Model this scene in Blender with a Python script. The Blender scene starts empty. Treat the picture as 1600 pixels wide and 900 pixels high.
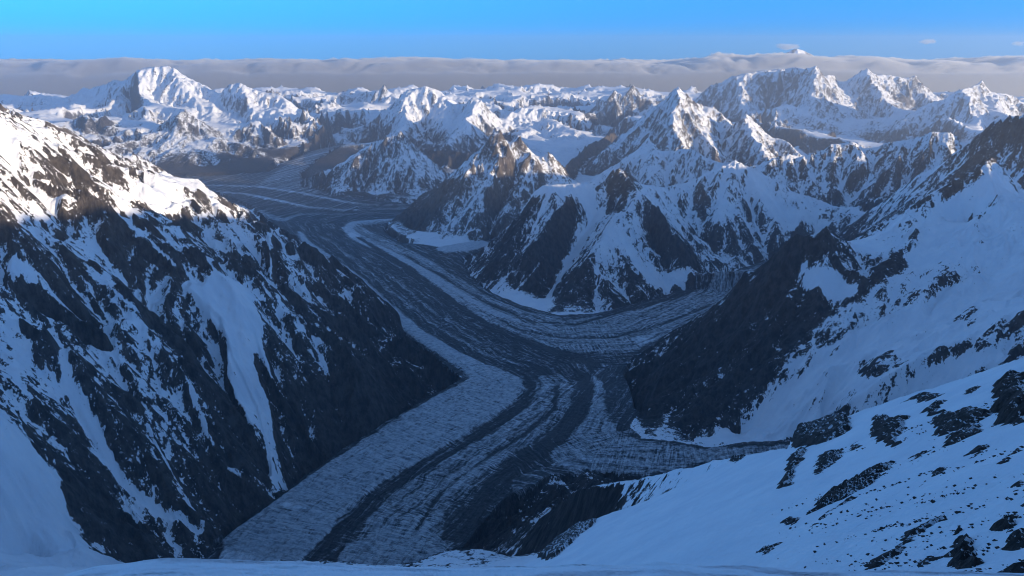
import bpy, math, time
import numpy as np

T0 = time.time()
SC = bpy.context.scene
COL = SC.collection
R = math.radians

# ------------------------------------------------------------------ camera, sky, sun, exposure
F_PX, PITCH, ZC = 1140.0, R(18.3), 7900.0          # focal length in photo pixels, tilt, eye altitude (metres above sea level)
cam_d = bpy.data.cameras.new('camera')
cam = bpy.data.objects.new('camera', cam_d)
COL.objects.link(cam)
cam.location = (0, 0, ZC)
cam.rotation_euler = (R(90) - PITCH, 0, 0)
cam_d.sensor_width = 36.0
cam_d.lens = 36.0 * F_PX / 1600.0
cam_d.clip_start = 0.1
cam_d.clip_end = 400000.0
SC.camera = cam

SUN_AZ, SUN_EL = R(116), R(6.6)                    # azimuth clockwise from the view direction
world = bpy.data.worlds.new('World')
SC.world = world
world.use_nodes = True
wn, wl = world.node_tree.nodes, world.node_tree.links
sky = wn.new('ShaderNodeTexSky')
sky.sky_type = 'NISHITA'
sky.sun_disc = False
sky.sun_elevation = SUN_EL
sky.sun_rotation = SUN_AZ
sky.altitude = 22000
sky.air_density = 10.0
sky.dust_density = 0.0
sky.ozone_density = 7.0
wl.new(sky.outputs[0], wn['Background'].inputs[0])
wn['Background'].inputs[1].default_value = 0.13

sun_d = bpy.data.lights.new('sun', 'SUN')
sun = bpy.data.objects.new('sun', sun_d)
COL.objects.link(sun)
sun_d.energy = 3.3
sun_d.angle = R(0.5)
sun_d.color = (1.0, 0.80, 0.55)
sun.rotation_euler = (R(90) - SUN_EL, 0, math.pi - SUN_AZ)
SC.view_settings.view_transform = 'Standard'
SC.view_settings.look = 'None'
SC.view_settings.gamma = 1.0
SC.view_settings.use_curve_mapping = False
SC.view_settings.exposure = 1.3
SC.render.engine = 'CYCLES'
SC.cycles.use_denoising = True
SC.cycles.filter_width = 1.0
SC.cycles.max_bounces = 6
SC.cycles.diffuse_bounces = 4
SC.cycles.volume_bounces = 1
SC.cycles.volume_step_rate = 4

# ------------------------------------------------------------------ pixel rays and noise
def ray(u, v):
    xr, yu = (u - 800.0) / F_PX, (450.0 - v) / F_PX
    return xr, math.cos(PITCH) + yu * math.sin(PITCH), -math.sin(PITCH) + yu * math.cos(PITCH)

def at(u, v, km):
    x, y, z = ray(u, v)
    s = km * 1000.0 / y
    return (x * s, km * 1000.0, ZC + z * s)

_FY = np.array([0, 3500, 6000, 10000, 15000, 19000, 23000, 30000, 46000], float)
_FZ = np.array([5200, 5080, 4960, 4790, 4620, 4680, 4800, 4800, 4600], float)
def zfloor(x, y):
    z = np.interp(y, _FY, _FZ)
    z = z + np.clip(x - 1500, 0, 4000) * 0.09 * np.exp(-((y - 10000) / 1800.0) ** 2)      # side valley climbs to the right
    z = z + np.clip(x - 700, 0, 3000) * 0.16 * np.exp(-((y - 4900) / 900.0) ** 2)
    return z

def onfloor(u, v):
    x, y, z = ray(u, v)
    s = 3000.0 / -z
    for _ in range(30):
        s = 0.5 * s + 0.5 * (ZC - float(zfloor(x * s, y * s))) / -z
    return (x * s, y * s, ZC + z * s)

def hash2(ix, iy, seed):
    h = (ix.astype(np.uint32) * np.uint32(374761393) + iy.astype(np.uint32) * np.uint32(668265263)
         + np.uint32((seed * 2246822519 + 97) & 0xffffffff))
    h = (h ^ (h >> np.uint32(13))) * np.uint32(1274126177)
    h = h ^ (h >> np.uint32(16))
    h = h * np.uint32(2654435769)
    return h ^ (h >> np.uint32(15))

def gnoise(x, y, seed=0):
    fx, fy = np.floor(x), np.floor(y)
    ix, iy = fx.astype(np.int32), fy.astype(np.int32)
    tx, ty = (x - fx).astype(np.float32), (y - fy).astype(np.float32)
    def corner(a, b):
        h = hash2(ix + a, iy + b, seed)
        gx = (h & np.uint32(0xffff)).astype(np.float32) * (2 / 65535.0) - 1
        gy = (h >> np.uint32(16)).astype(np.float32) * (2 / 65535.0) - 1
        return gx * (tx - a) + gy * (ty - b)
    wx = tx * tx * tx * (tx * (tx * 6 - 15) + 10)
    wy = ty * ty * ty * (ty * (ty * 6 - 15) + 10)
    a = corner(0, 0); b = corner(1, 0); c = corner(0, 1); d = corner(1, 1)
    a = a + (b - a) * wx
    c = c + (d - c) * wx
    return (a + (c - a) * wy) * 1.4

def fbm(x, y, octs, seed=0, gain=0.5, ridged=False):
    s, amp, tot = 0, 1.0, 0
    for o in range(octs):
        n = gnoise(x * 2 ** o + 17.3 * o, y * 2 ** o - 9.1 * o, seed + o)
        if ridged:
            n = 1 - 2 * np.abs(n)
        s = s + amp * n
        tot += amp
        amp *= gain
    return s / tot

def sstep(a, b, x):
    t = np.clip((x - a) / (b - a), 0, 1)
    return t * t * (3 - 2 * t)

def gullies(x, y, gx, gy, cell, seed):
    n = np.sqrt(gx * gx + gy * gy) + 1e-5
    sx, sy = -gy / n, gx / n
    px, py = x / cell, y / cell
    fx, fy = np.floor(px), np.floor(py)
    ix, iy = fx.astype(np.int32), fy.astype(np.int32)
    tx, ty = (px - fx).astype(np.float32), (py - fy).astype(np.float32)
    C = np.zeros_like(tx); S = np.zeros_like(tx); W = np.zeros_like(tx)
    for a in (-1, 0, 1):
        for b in (-1, 0, 1):
            h = hash2(ix + a, iy + b, seed)
            dx = tx - a - (h & np.uint32(0xffff)).astype(np.float32) / 65535.0
            dy = ty - b - (h >> np.uint32(16)).astype(np.float32) / 65535.0
            w = np.exp(-2.0 * (dx * dx + dy * dy))
            ph = (2 * math.pi) * (dx * sx + dy * sy)
            C += w * np.cos(ph); S += w * np.sin(ph); W += w
    W = np.maximum(W, 1e-6)
    C /= W; S /= W
    m = np.sqrt(C * C + S * S) + 0.15
    return C / m, S / m, sx, sy

# ------------------------------------------------------------------ the lie of the land: crest lines, spurs, valley edges
# every line is (massif, [(u, v, distance in km)]); a line is a real ridge with its own distance and height
LINES = []
def line(m, pts, jag=1.0, crest=True):
    LINES.append((m, [at(*p) for p in pts], jag, crest))

# left wall of the main valley
line('left_wall', [(-420, 60, 3.6), (-250, 90, 4.6), (-100, 140, 5.6), (0, 180, 6.4), (60, 196, 7.0), (150, 241, 7.9), (215, 268, 8.6), (255, 288, 9.0)], .35)
line('left_wall', [(-330, 420, 3.0), (-220, 520, 2.95), (-100, 590, 3.0), (0, 655, 3.15), (90, 740, 3.3), (200, 862, 3.45)], .5)
line('left_wall', [(-150, 720, 2.5), (-20, 880, 2.7), (60, 893, 2.9)], .3)
line('lit_shoulder', [(228, 281, 9.25), (270, 276, 9.5), (310, 279, 9.7), (345, 316, 9.95), (382, 350, 10.15), (430, 384, 10.5), (490, 408, 11.0)], .6)
line('rock_fins', [(0, 165, 8.0), (30, 180, 8.0), (56, 187, 8.1), (95, 198, 8.5), (130, 224, 8.9), (142, 226, 9.3), (175, 243, 9.7), (205, 240, 10.0), (240, 261, 10.4), (262, 280, 10.6), (300, 315, 11.0)], 1.2)
line('valley_tooth', [(330, 330, 11.2), (395, 345, 11.5), (405, 329, 11.6), (428, 355, 11.7), (470, 393, 11.8)], 1.0)
# wall in front on the right: snow pyramid and dark buttress
line('snow_pyramid', [(1900, 420, 6.0), (1700, 340, 6.2), (1600, 298, 6.3), (1562, 266, 6.4), (1545, 248, 6.4), (1500, 280, 6.35), (1440, 318, 6.25), (1390, 360, 6.1), (1340, 385, 6.0)], .35)
line('snow_pyramid', [(1545, 248, 6.4), (1556, 300, 6.05), (1572, 350, 5.7), (1600, 400, 5.35)], .3)
line('snow_pyramid', [(1480, 345, 6.1), (1520, 350, 6.05)], .2, False)
line('dark_buttress', [(1340, 385, 6.0), (1318, 376, 5.95), (1290, 357, 5.85), (1272, 373, 5.85), (1250, 365, 5.9), (1238, 374, 5.9), (1215, 397, 6.0), (1180, 428, 6.15), (1165, 425, 6.2), (1140, 462, 6.3), (1100, 497, 6.5), (1050, 526, 6.7), (1003, 553, 6.85)], 1.0)
line('dark_buttress', [(1640, 335, 5.65), (1500, 400, 5.5), (1400, 440, 5.4), (1300, 500, 5.3), (1200, 572, 5.2), (1130, 640, 5.1), (1075, 688, 4.98)], .8)
line('snow_ramp', [(1700, 400, 5.0), (1600, 445, 5.0), (1500, 478, 4.95), (1400, 518, 4.9), (1300, 568, 4.88), (1230, 625, 4.9), (1150, 685, 4.95)], .4, False)
line('snow_ramp', [(1750, 410, 4.4), (1600, 485, 4.4), (1500, 530, 4.4), (1380, 588, 4.42), (1310, 640, 4.5), (1250, 685, 4.62)], .9)
line('snow_ramp', [(1750, 560, 3.6), (1600, 640, 3.6), (1450, 690, 3.75), (1330, 715, 4.1)], .6)
# far right ridges
line('right_snow_ridge', [(2300, 150, 7.6), (2000, 150, 8.0), (1800, 155, 8.5), (1700, 162, 8.7), (1600, 179, 9.0), (1560, 190, 9.2), (1530, 208, 9.4), (1500, 236, 9.6), (1450, 265, 9.8), (1410, 295, 9.9), (1370, 326, 10.0), (1345, 341, 10.2)], .5)
line('rock_ridge', [(1060, 300, 12.6), (1110, 288, 12.6), (1150, 268, 12.6), (1180, 258, 12.6), (1232, 240, 12.6), (1250, 246, 12.6), (1290, 230, 12.6), (1335, 222, 12.5), (1352, 232, 12.5), (1378, 228, 12.4), (1412, 218, 12.3), (1455, 205, 12.2), (1487, 207, 12.1), (1512, 228, 12.0), (1560, 215, 11.9), (1650, 150, 12), (1800, 110, 12)], .9)
line('rock_ridge', [(1410, 300, 10.9), (1330, 326, 10.7), (1290, 320, 10.9)], .3, False)
# central snow peak
line('central_peak', [(745, 425, 10.0), (790, 366, 10.2), (833, 302, 10.4), (850, 289, 10.5), (895, 287, 10.6), (940, 286, 10.7), (955, 270, 10.7), (967, 263, 10.7), (985, 275, 10.8), (1000, 288, 10.9), (1040, 293, 11.1), (1075, 285, 11.2), (1110, 268, 11.3), (1150, 250, 11.4), (1180, 267, 11.3), (1210, 281, 11.2), (1240, 300, 11.1), (1270, 308, 11.0), (1310, 325, 10.9), (1345, 342, 10.8), (1380, 365, 10.6)], .35)
line('central_peak', [(895, 287, 10.6), (862, 340, 10.0), (835, 380, 9.6), (800, 425, 9.3), (775, 452, 9.15)], .8)
line('central_peak', [(967, 263, 10.7), (990, 298, 10.4), (1003, 306, 10.2), (975, 335, 9.9), (950, 362, 9.6), (915, 412, 9.0), (895, 450, 8.65), (880, 478, 8.4)], .7)
line('central_peak', [(1003, 306, 10.2), (1040, 345, 9.9), (1070, 385, 9.6), (1092, 425, 9.5)], .8)
line('central_peak', [(950, 362, 9.6), (970, 395, 9.2), (1000, 432, 8.95), (1030, 455, 8.85)], .7)
line('central_peak', [(1150, 250, 11.4), (1135, 300, 10.9), (1118, 350, 10.4), (1105, 385, 10.2)], .7)
line('central_peak', [(1260, 310, 11.0), (1250, 345, 10.6), (1225, 385, 10.3)], .5)
line('central_peak', [(938, 325, 10.45), (898, 385, 10.0), (868, 440, 9.4), (850, 470, 8.9)], .2, False)
line('central_peak', [(1020, 385, 9.95), (1045, 430, 9.45)], .2, False)
line('central_peak', [(1060, 320, 10.9), (1095, 375, 10.4), (1125, 405, 10.1)], .2, False)
# peaks with lit towers behind it
line('tower_peak', [(608, 347, 13.9), (640, 320, 13.9), (700, 281, 13.9), (735, 250, 13.9), (760, 225, 13.95), (772, 207, 14.0), (782, 203, 14.0), (788, 222, 14.0), (800, 222, 14.0), (812, 214, 14.0), (830, 236, 14.1), (848, 246, 14.1), (857, 237, 14.1), (880, 264, 14.1), (905, 300, 13.8), (930, 318, 13.5)], .8)
line('tower_peak', [(778, 205, 14.0), (765, 268, 13.5), (742, 300, 13.2), (712, 345, 12.7), (690, 376, 12.3)], .8)
line('tower_peak', [(815, 222, 14.0), (802, 290, 13.4), (778, 335, 12.9), (762, 365, 12.5)], .8)
line('tower_peak', [(857, 237, 14.1), (862, 290, 13.5), (840, 320, 13.1)], .6)
# pyramid over the confluence
line('pyramid_peak', [(468, 286, 17.6), (520, 258, 17.9), (560, 236, 18.0), (590, 220, 18.0), (610, 212, 18.0), (624, 204, 18.0), (640, 226, 17.95), (665, 256, 17.8), (700, 286, 17.4), (718, 302, 17.2)], .7)
line('pyramid_peak', [(624, 204, 18.0), (622, 240, 17.6), (604, 280, 17.0), (585, 306, 16.5)], .9)
line('pyramid_peak', [(642, 228, 17.9), (655, 265, 17.3), (652, 308, 16.4)], .9)
line('pyramid_peak', [(560, 236, 18.0), (540, 270, 17.4), (525, 298, 16.9)], .9)
# great snow massif far left
line('far_left_massif', [(-250, 240, 31), (-80, 215, 32), (0, 200, 33), (60, 176, 33.5), (130, 136, 33), (180, 124, 31.6), (214, 110, 30), (240, 104, 30.1), (265, 103, 30.2), (285, 117, 30), (310, 128, 29.7), (340, 149, 29), (358, 131, 28.5), (376, 129, 28.5), (400, 141, 28.3), (440, 150, 28), (470, 180, 27.3), (500, 205, 26.3), (525, 222, 25)], .7)
line('far_left_massif', [(215, 109, 30), (217, 128, 29), (221, 150, 28), (236, 160, 27.2), (290, 172, 25.2)], .4)
line('far_left_massif', [(130, 136, 33), (120, 165, 30.5), (70, 205, 28), (0, 232, 26)], .5)
line('far_left_massif', [(376, 129, 28.5), (390, 165, 27), (420, 205, 25.4), (440, 228, 24)], .6)
line('far_left_massif', [(440, 150, 28), (455, 180, 26.6), (480, 212, 25)], .6)
line('far_left_massif', [(203, 150, 29.6), (205, 172, 28.6), (208, 195, 27.4)], .2, False)
line('far_left_massif', [(265, 103, 30.2), (292, 142, 28.6), (322, 178, 27), (345, 205, 25.6)], .6)
line('far_left_massif', [(310, 128, 29.7), (345, 165, 28), (385, 200, 26), (400, 222, 24.6)], .6)
line('left_foothill', [(40, 290, 19), (130, 262, 20.5), (200, 232, 21.8), (250, 195, 22.8), (290, 172, 23.2), (312, 190, 23), (330, 212, 22.5), (352, 216, 22), (400, 234, 21.5), (440, 256, 21)], .9)
line('left_foothill', [(290, 172, 23.2), (270, 215, 21.6), (240, 250, 20.4), (215, 272, 19.6)], .9)
line('left_foothill', [(345, 214, 22.1), (335, 240, 21), (320, 262, 20.2)], .9)
# lit summits in the middle distance
line('far_middle_peaks', [(470, 150, 33), (520, 146, 34), (560, 150, 34), (590, 140, 33), (601, 131, 33), (612, 145, 33), (640, 160, 32)], 1.0)
line('dome_peak', [(505, 225, 26), (540, 205, 26.5), (580, 195, 26.5), (610, 175, 26.2), (631, 142, 26), (650, 138, 26), (668, 135, 26), (690, 142, 26), (710, 160, 25.6), (728, 160, 25.2), (738, 152, 25), (752, 155, 25), (765, 176, 25), (785, 198, 25), (800, 174, 26), (815, 178, 26), (832, 188, 26), (850, 200, 26), (880, 205, 26), (905, 215, 25)], .7)
line('dome_peak', [(631, 142, 26), (634, 175, 24.8), (625, 200, 23.5), (600, 222, 22.5)], .7)
line('dome_peak', [(700, 150, 25.8), (690, 185, 24.4), (705, 205, 23.2)], .7)
line('dome_peak', [(752, 155, 25), (735, 180, 24), (720, 200, 22.5), (700, 225, 21)], .6)
line('dome_peak', [(832, 188, 26), (850, 215, 24), (880, 235, 22)], .6)
line('dark_far_peak', [(885, 215, 28), (915, 190, 28), (945, 152, 28), (960, 140, 28.2), (970, 152, 28), (982, 140, 28.4), (990, 133, 28.5), (1000, 146, 28.5), (1030, 160, 28)], 1.0)
# great lit peak right of centre
line('lit_peak', [(925, 255, 19.2), (955, 226, 19.5), (1000, 190, 20), (1030, 162, 20), (1050, 142, 20), (1061, 134, 20), (1074, 150, 20), (1098, 166, 20), (1115, 166, 19.9), (1132, 185, 19.7), (1148, 200, 19.4), (1165, 176, 19.2), (1185, 200, 18.9), (1225, 218, 18.5), (1260, 245, 18)], .8)
line('lit_peak', [(1061, 134, 20), (1050, 180, 18.8), (1062, 225, 17.6)], .8)
line('lit_peak', [(1100, 166, 20), (1105, 210, 18.5), (1120, 235, 17.5)], .8)
line('lit_peak', [(1165, 176, 19.2), (1175, 215, 18), (1195, 240, 17)], .8)
line('spire_ridge', [(885, 290, 14.2), (945, 266, 14.8), (985, 246, 15.2), (1004, 224, 15.5), (1014, 213, 15.5), (1026, 236, 15.5), (1046, 236, 15.3), (1080, 232, 15), (1112, 248, 14.6), (1150, 262, 14.2)], .9)
line('spire_ridge', [(1014, 213, 15.5), (1018, 255, 14.8), (1012, 285, 14.2)], .8)
# clouded wall on the right
line('cloud_wall', [(1080, 165, 31), (1105, 136, 31), (1130, 125, 31), (1152, 117, 31), (1180, 112, 31), (1210, 108, 31), (1240, 105, 31), (1258, 108, 30.5), (1274, 103, 30), (1290, 124, 30), (1302, 116, 31), (1315, 143, 30.4), (1345, 110, 31), (1355, 106, 31), (1370, 117, 31), (1400, 119, 31), (1420, 121, 31), (1432, 117, 31), (1450, 145, 30.5), (1475, 160, 30)], .7)
line('cloud_wall', [(1274, 103, 30), (1268, 150, 28.4), (1252, 190, 26.8), (1240, 222, 25)], .8)
line('cloud_wall', [(1152, 117, 31), (1160, 160, 29), (1190, 195, 27), (1200, 225, 25)], .8)
line('cloud_wall', [(1302, 116, 31), (1318, 150, 29.4), (1330, 190, 27), (1350, 215, 25)], .8)
line('cloud_wall', [(1355, 106, 31), (1378, 150, 29), (1405, 180, 27.5), (1430, 210, 25.5)], .8)
line('far_right_peaks', [(1400, 200, 24), (1440, 166, 25), (1480, 150, 25), (1500, 140, 25), (1520, 136, 25.5), (1535, 124, 26), (1546, 140, 26), (1572, 146, 26), (1600, 160, 26), (1660, 140, 26), (1750, 150, 26)], .9)
line('far_right_peaks', [(1500, 140, 25), (1515, 175, 23.8), (1530, 205, 22)], .8)
line('far_right_peaks', [(1546, 140, 26), (1565, 175, 24), (1590, 200, 22)], .8)
line('horizon_peaks', [(-150, 160, 42), (-40, 150, 42), (0, 152, 42), (35, 148, 42), (75, 150, 42), (115, 162, 41), (200, 165, 42), (320, 150, 42), (420, 140, 42), (480, 136, 42), (540, 147, 42), (600, 150, 42), (660, 150, 42), (760, 158, 42), (830, 152, 42), (905, 150, 42), (960, 155, 42), (1040, 148, 42), (1120, 140, 42), (1240, 135, 42), (1370, 140, 42), (1480, 130, 42), (1530, 132, 42), (1600, 128, 42), (1700, 135, 42)], 1.1)
# valley lines between the far massifs (glacier troughs, not crests)
line('far_middle_peaks', [(560, 215, 29.5), (640, 170, 30.5), (760, 205, 30), (850, 212, 31)], .2, False)
line('dome_peak', [(560, 238, 22.5), (640, 232, 20.5), (730, 238, 20), (800, 245, 19.5), (880, 262, 18)], .2, False)
line('lit_peak', [(960, 205, 23), (905, 238, 20.5), (870, 268, 17)], .2, False)
line('spire_ridge', [(1000, 262, 16.7), (1100, 262, 16), (1200, 250, 16.3), (1300, 250, 15.5)], .2, False)
line('horizon_peaks', [(0, 190, 36), (200, 185, 37), (500, 175, 37), (800, 178, 36), (1100, 170, 37), (1400, 168, 36), (1600, 170, 36)], .2, False)
# lower flank of the mountain the viewer stands on
line('near_flank', [(1230, 716, 1.15), (1150, 719, 1.27), (1090, 737, 1.45), (1000, 753, 1.8), (900, 772, 2.2), (855, 805, 2.55), (800, 850, 3.0), (765, 872, 3.3)], .6)
line('near_flank', [(1100, 770, 1.3), (1000, 810, 1.6), (900, 845, 2.0), (800, 885, 2.55), (700, 899, 2.9)], .5, False)
line('near_flank', [(930, 800, 2.3), (900, 835, 2.45), (860, 865, 2.6)], .7)

def trough(m, pts):
    LINES.append((m, pts, .3, False))
trough('snow_pyramid', [(2200, 9300, 5000), (3000, 8800, 5200), (4300, 8300, 5500), (5600, 7900, 5800), (7200, 7000, 6200)])
trough('right_snow_ridge', [(4300, 10700, 5500), (5600, 10900, 5700), (7500, 10800, 6000)])
for km in (1.3, 1.7, 2.1, 2.5, 2.9, 3.25):
    line('near_flank', [(250 if km > 2.4 else -100, 925, km), (480, 915, km), (700 - 20 * km, 912, km)], 0, False)

for km, u0, v0 in ((1.75, 1150, 770), (2.1, 1060, 785), (2.6, 960, 800), (3.1, 910, 800), (3.6, 890, 785), (4.0, 900, 770)):      # hollow behind the rib
    line('near_flank', [(u0, v0, km), (1150 + u0 * .05, v0 - 10, km), (1450, v0 - 20, km)], 0, False)

# valley floor outline (the glaciers), traced on the floor itself
FLOOR_PX = [(300, 890), (330, 862), (345, 838), (400, 800), (470, 746), (560, 684), (640, 634), (700, 602), (722, 590), (690, 570), (650, 540),
            (610, 502), (570, 462), (545, 432), (510, 406), (480, 392), (445, 368), (420, 345), (390, 322), (340, 300), (250, 288), (150, 285),
            (150, 276), (300, 276), (415, 270), (442, 254), (470, 240), (500, 230), (530, 224), (545, 226), (505, 245), (470, 268), (478, 286),
            (530, 306), (600, 313), (650, 319), (690, 318), (700, 330), (610, 346), (600, 360), (630, 379), (685, 386), (745, 378), (775, 372), (765, 392),
            (722, 402), (736, 432), (765, 456), (812, 477), (872, 493), (930, 490), (1000, 470), (1092, 446), (1140, 426), (1195, 406), (1260, 392),
            (1290, 398), (1230, 440), (1160, 470), (1112, 492), (1060, 520), (1003, 552), (985, 562), (976, 582), (986, 606), (998, 640), (985, 668), (1000, 686),
            (1060, 690), (1100, 700), (1160, 692), (1240, 688), (1300, 690), (1300, 716), (1140, 718), (1060, 738), (1000, 748), (955, 738), (860, 742),
            (800, 772), (758, 815), (730, 850), (715, 892)]

def inside(x, y, poly):
    m = np.zeros(x.shape, bool)
    n = len(poly)
    for i in range(n):
        x0, y0 = poly[i][:2]
        x1, y1 = poly[(i + 1) % n][:2]
        if y0 == y1:
            continue
        c = (y0 > y) != (y1 > y)
        m ^= c & (x < (x1 - x0) * (y - y0) / (y1 - y0) + x0)
    return m

# ------------------------------------------------------------------ land grid: denser near, coarser far
NT = 1000
TH = np.linspace(R(-42.5), R(42.5), NT)
def _rows(spec):
    out = []
    for a, b, n in spec:
        out.append(np.exp(np.linspace(math.log(a), math.log(b), n, endpoint=False)))
    return np.concatenate(out + [np.array([spec[-1][1]])])
RR = _rows([(900, 2500, 140), (2500, 5500, 370), (5500, 13000, 400), (13000, 24000, 190), (24000, 45500, 150)])
NR = len(RR)
LR = np.log(RR)
GR = RR[:, None].astype(np.float32) * np.ones((1, NT), np.float32)
GX = (RR[:, None] * np.sin(TH)[None]).astype(np.float32)
GY = (RR[:, None] * np.cos(TH)[None]).astype(np.float32)
SPACING = GR * (TH[1] - TH[0])

def to_idx(x, y):
    r = np.hypot(x, y)
    return np.interp(np.log(np.maximum(r, 1)), LR, np.arange(NR), left=-50, right=NR + 50), (np.arctan2(x, y) - TH[0]) / (TH[1] - TH[0])

rng = np.random.default_rng(7)
def crinkle(pts, jag, depth=5):
    p = np.array(pts, float)
    for d in range(depth):
        mid = (p[:-1] + p[1:]) / 2
        seg = p[1:] - p[:-1]
        L = np.hypot(seg[:, 0], seg[:, 1])[:, None]
        nrm = np.stack([-seg[:, 1], seg[:, 0]], 1) / np.maximum(L, 1)
        mid[:, :2] += nrm * L * rng.normal(0, .07, (len(mid), 1)) * min(jag, 1)
        mid[:, 2] += (L[:, 0] * rng.normal(0, .035, len(mid)) * jag)
        q = np.empty((len(p) + len(mid), 3))
        q[0::2] = p
        q[1::2] = mid
        p = q
    return p

MASSIFS = []
cres_x, cres_y, cres_m, cres_z, cres_c = [], [], [], [], []
con_i, con_j, con_z = [], [], []
for m, pts, jag, crest in LINES:
    if m not in MASSIFS:
        MASSIFS.append(m)
    p = crinkle(pts, jag * (1.7 if pts[0][1] > 12500 else 1.0))
    # resample densely enough for the grid
    seg = np.hypot(*(np.diff(p[:, :2], axis=0).T)) / np.maximum(np.hypot(p[:-1, 0], p[:-1, 1]) * .0012, 2)
    t = np.concatenate([[0], np.cumsum(seg)])
    tt = np.arange(0, t[-1], 0.7)
    q = np.stack([np.interp(tt, t, p[:, k]) for k in range(3)], 1)
    fi, fj = to_idx(q[:, 0], q[:, 1])
    con_i.append(fi); con_j.append(fj); con_z.append(q[:, 2])
    cres_x.append(p[:, 0]); cres_y.append(p[:, 1]); cres_m.append(np.full(len(p), MASSIFS.index(m))); cres_z.append(p[:, 2]); cres_c.append(np.full(len(p), int(crest)))
con_i, con_j, con_z = map(np.concatenate, (con_i, con_j, con_z))
FLOOR = [onfloor(*p) for p in FLOOR_PX]
wx = fbm(GX / 260, GY / 260, 3, 41) * 45
wy = fbm(GX / 260, GY / 260, 3, 47) * 45
floor_mask = inside(GX + wx, GY + wy, FLOOR)
ZF = zfloor(GX, GY).astype(np.float32)
near_plane = (0.61 * GX - 0.74 * GY - 80 + ZC - 170).astype(np.float32)

# far mountains: slopes fall from their crest lines at the angle of steep snow and rock
CX, CY, CM = map(np.concatenate, (cres_x, cres_y, cres_m))
CZ, CC = np.concatenate(cres_z), np.concatenate(cres_c)
CX, CY, CM, CZ, CC = (a[::4] for a in (CX, CY, CM, CZ, CC))
st_ = 4
sx_, sy_ = GX[::st_, ::st_].ravel(), GY[::st_, ::st_].ravel()
near_m = np.zeros(len(sx_), int); near_d = np.zeros(len(sx_), np.float32); cone = np.zeros(len(sx_), np.float32)
CK = np.where(CC > 0, np.where(np.hypot(CX, CY) > 22000, .80, .92), 9.0).astype(np.float32)
for a in range(0, len(sx_), 2000):
    d = np.sqrt((sx_[a:a + 2000, None] - CX[None].astype(np.float32)) ** 2 + (sy_[a:a + 2000, None] - CY[None].astype(np.float32)) ** 2)
    cone[a:a + 2000] = (CZ[None] - CK[None] * d).max(1)
    d = d + (CC[None] == 0) * 150
    k = d.argmin(1)
    near_m[a:a + 2000] = CM[k]; near_d[a:a + 2000] = d[np.arange(len(k)), k]
shp = GX[::st_, ::st_].shape
def up(a):
    return np.repeat(np.repeat(a.reshape(shp), st_, 0), st_, 1)[:NR, :NT]
MASS = up(near_m)
PINZ = np.zeros((NR, NT), np.float32); PINM = np.zeros((NR, NT), bool)
farx, fary = GX[::st_, ::st_], GY[::st_, ::st_]
fw = fbm(farx / 3500, fary / 3500, 2, 71) * 1500
rise_ = sstep(19500, 27000, GR[::st_, ::st_])
ranges = 4650 + rise_ * np.clip(fbm((farx + fw) / 5200, (fary - fw) / 6800, 4, 72, gain=.5, ridged=True), -.3, 1) * 1350       # lesser summits filling the ground between
ranges = np.where(GR[::st_, ::st_] > 19500, ranges, 0)
PINZ[::st_, ::st_] = np.maximum(np.maximum(cone.reshape(shp), ZF[::st_, ::st_] + 60), ranges)
PINM[::st_, ::st_] = (near_d.reshape(shp) > np.maximum(160, GR[::st_, ::st_] * .009)) & (GR[::st_, ::st_] > 12200)
PINM &= ~floor_mask

DR2 = np.gradient(LR) ** 2
def solve():
    Z = None
    for lev in (6, 5, 4, 3, 2, 1, 0):
        s = 2 ** lev
        rows, cols = np.arange(0, NR, s), np.arange(0, NT, s)
        nr, nc = len(rows), len(cols)
        i = np.round(con_i / s).astype(int); j = np.round(con_j / s).astype(int)
        ok = (i >= 0) & (i < nr) & (j >= 0) & (j < nc)
        acc = np.zeros((nr, nc)); cnt = np.zeros((nr, nc))
        np.add.at(acc, (i[ok], j[ok]), con_z[ok]); np.add.at(cnt, (i[ok], j[ok]), 1)
        fixed = cnt > 0
        val = np.where(fixed, acc / np.maximum(cnt, 1), 0)
        fm = floor_mask[::s, ::s] & ~fixed if lev < 4 else np.zeros_like(fixed)
        val = np.where(fm, ZF[::s, ::s], val); fixed |= fm
        pm = PINM[::s, ::s] & ~fixed
        val = np.where(pm, PINZ[::s, ::s], val); fixed |= pm
        nr0 = RR[rows] < 1000
        val[nr0] = near_plane[::s, ::s][nr0]; fixed[nr0] = True
        last = np.zeros((nr, nc), bool); last[-1] = True
        last &= ~fixed
        val[last] = 4700; fixed |= last
        if Z is None:
            Z = np.full((nr, nc), 5500.0)
        else:
            Zi = np.repeat(np.repeat(Z, 2, 0), 2, 1)
            Z = np.empty((nr, nc))
            a = np.pad(Zi, ((0, 2), (0, 2)), 'edge')[:nr, :nc]
            Z[:] = a
        wr = ((TH[1] - TH[0]) ** 2 / DR2[::s])[:, None]
        wr = np.clip(wr, .15, 2)
        Z = np.where(fixed, val, Z).astype(np.float32)
        val = val.astype(np.float32); wr = wr.astype(np.float32)
        inv = 1 / (2 + 2 * wr)
        for it in range((400, 300, 200, 120, 80, 60, 45)[6 - lev]):
            P = np.pad(Z, 1, 'edge')
            Z2 = ((P[1:-1, :-2] + P[1:-1, 2:]) + wr * (P[:-2, 1:-1] + P[2:, 1:-1])) * inv
            Z = np.where(fixed, val, Z2)
    return Z
BASE = solve()

def blur(a, n=1):
    for _ in range(n):
        p = np.pad(a, ((0, 0), (1, 1)), 'edge'); a = (p[:, :-2] + 2 * p[:, 1:-1] + p[:, 2:]) / 4
        p = np.pad(a, ((1, 1), (0, 0)), 'edge'); a = (p[:-2] + 2 * p[1:-1] + p[2:]) / 4
    return a

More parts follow.
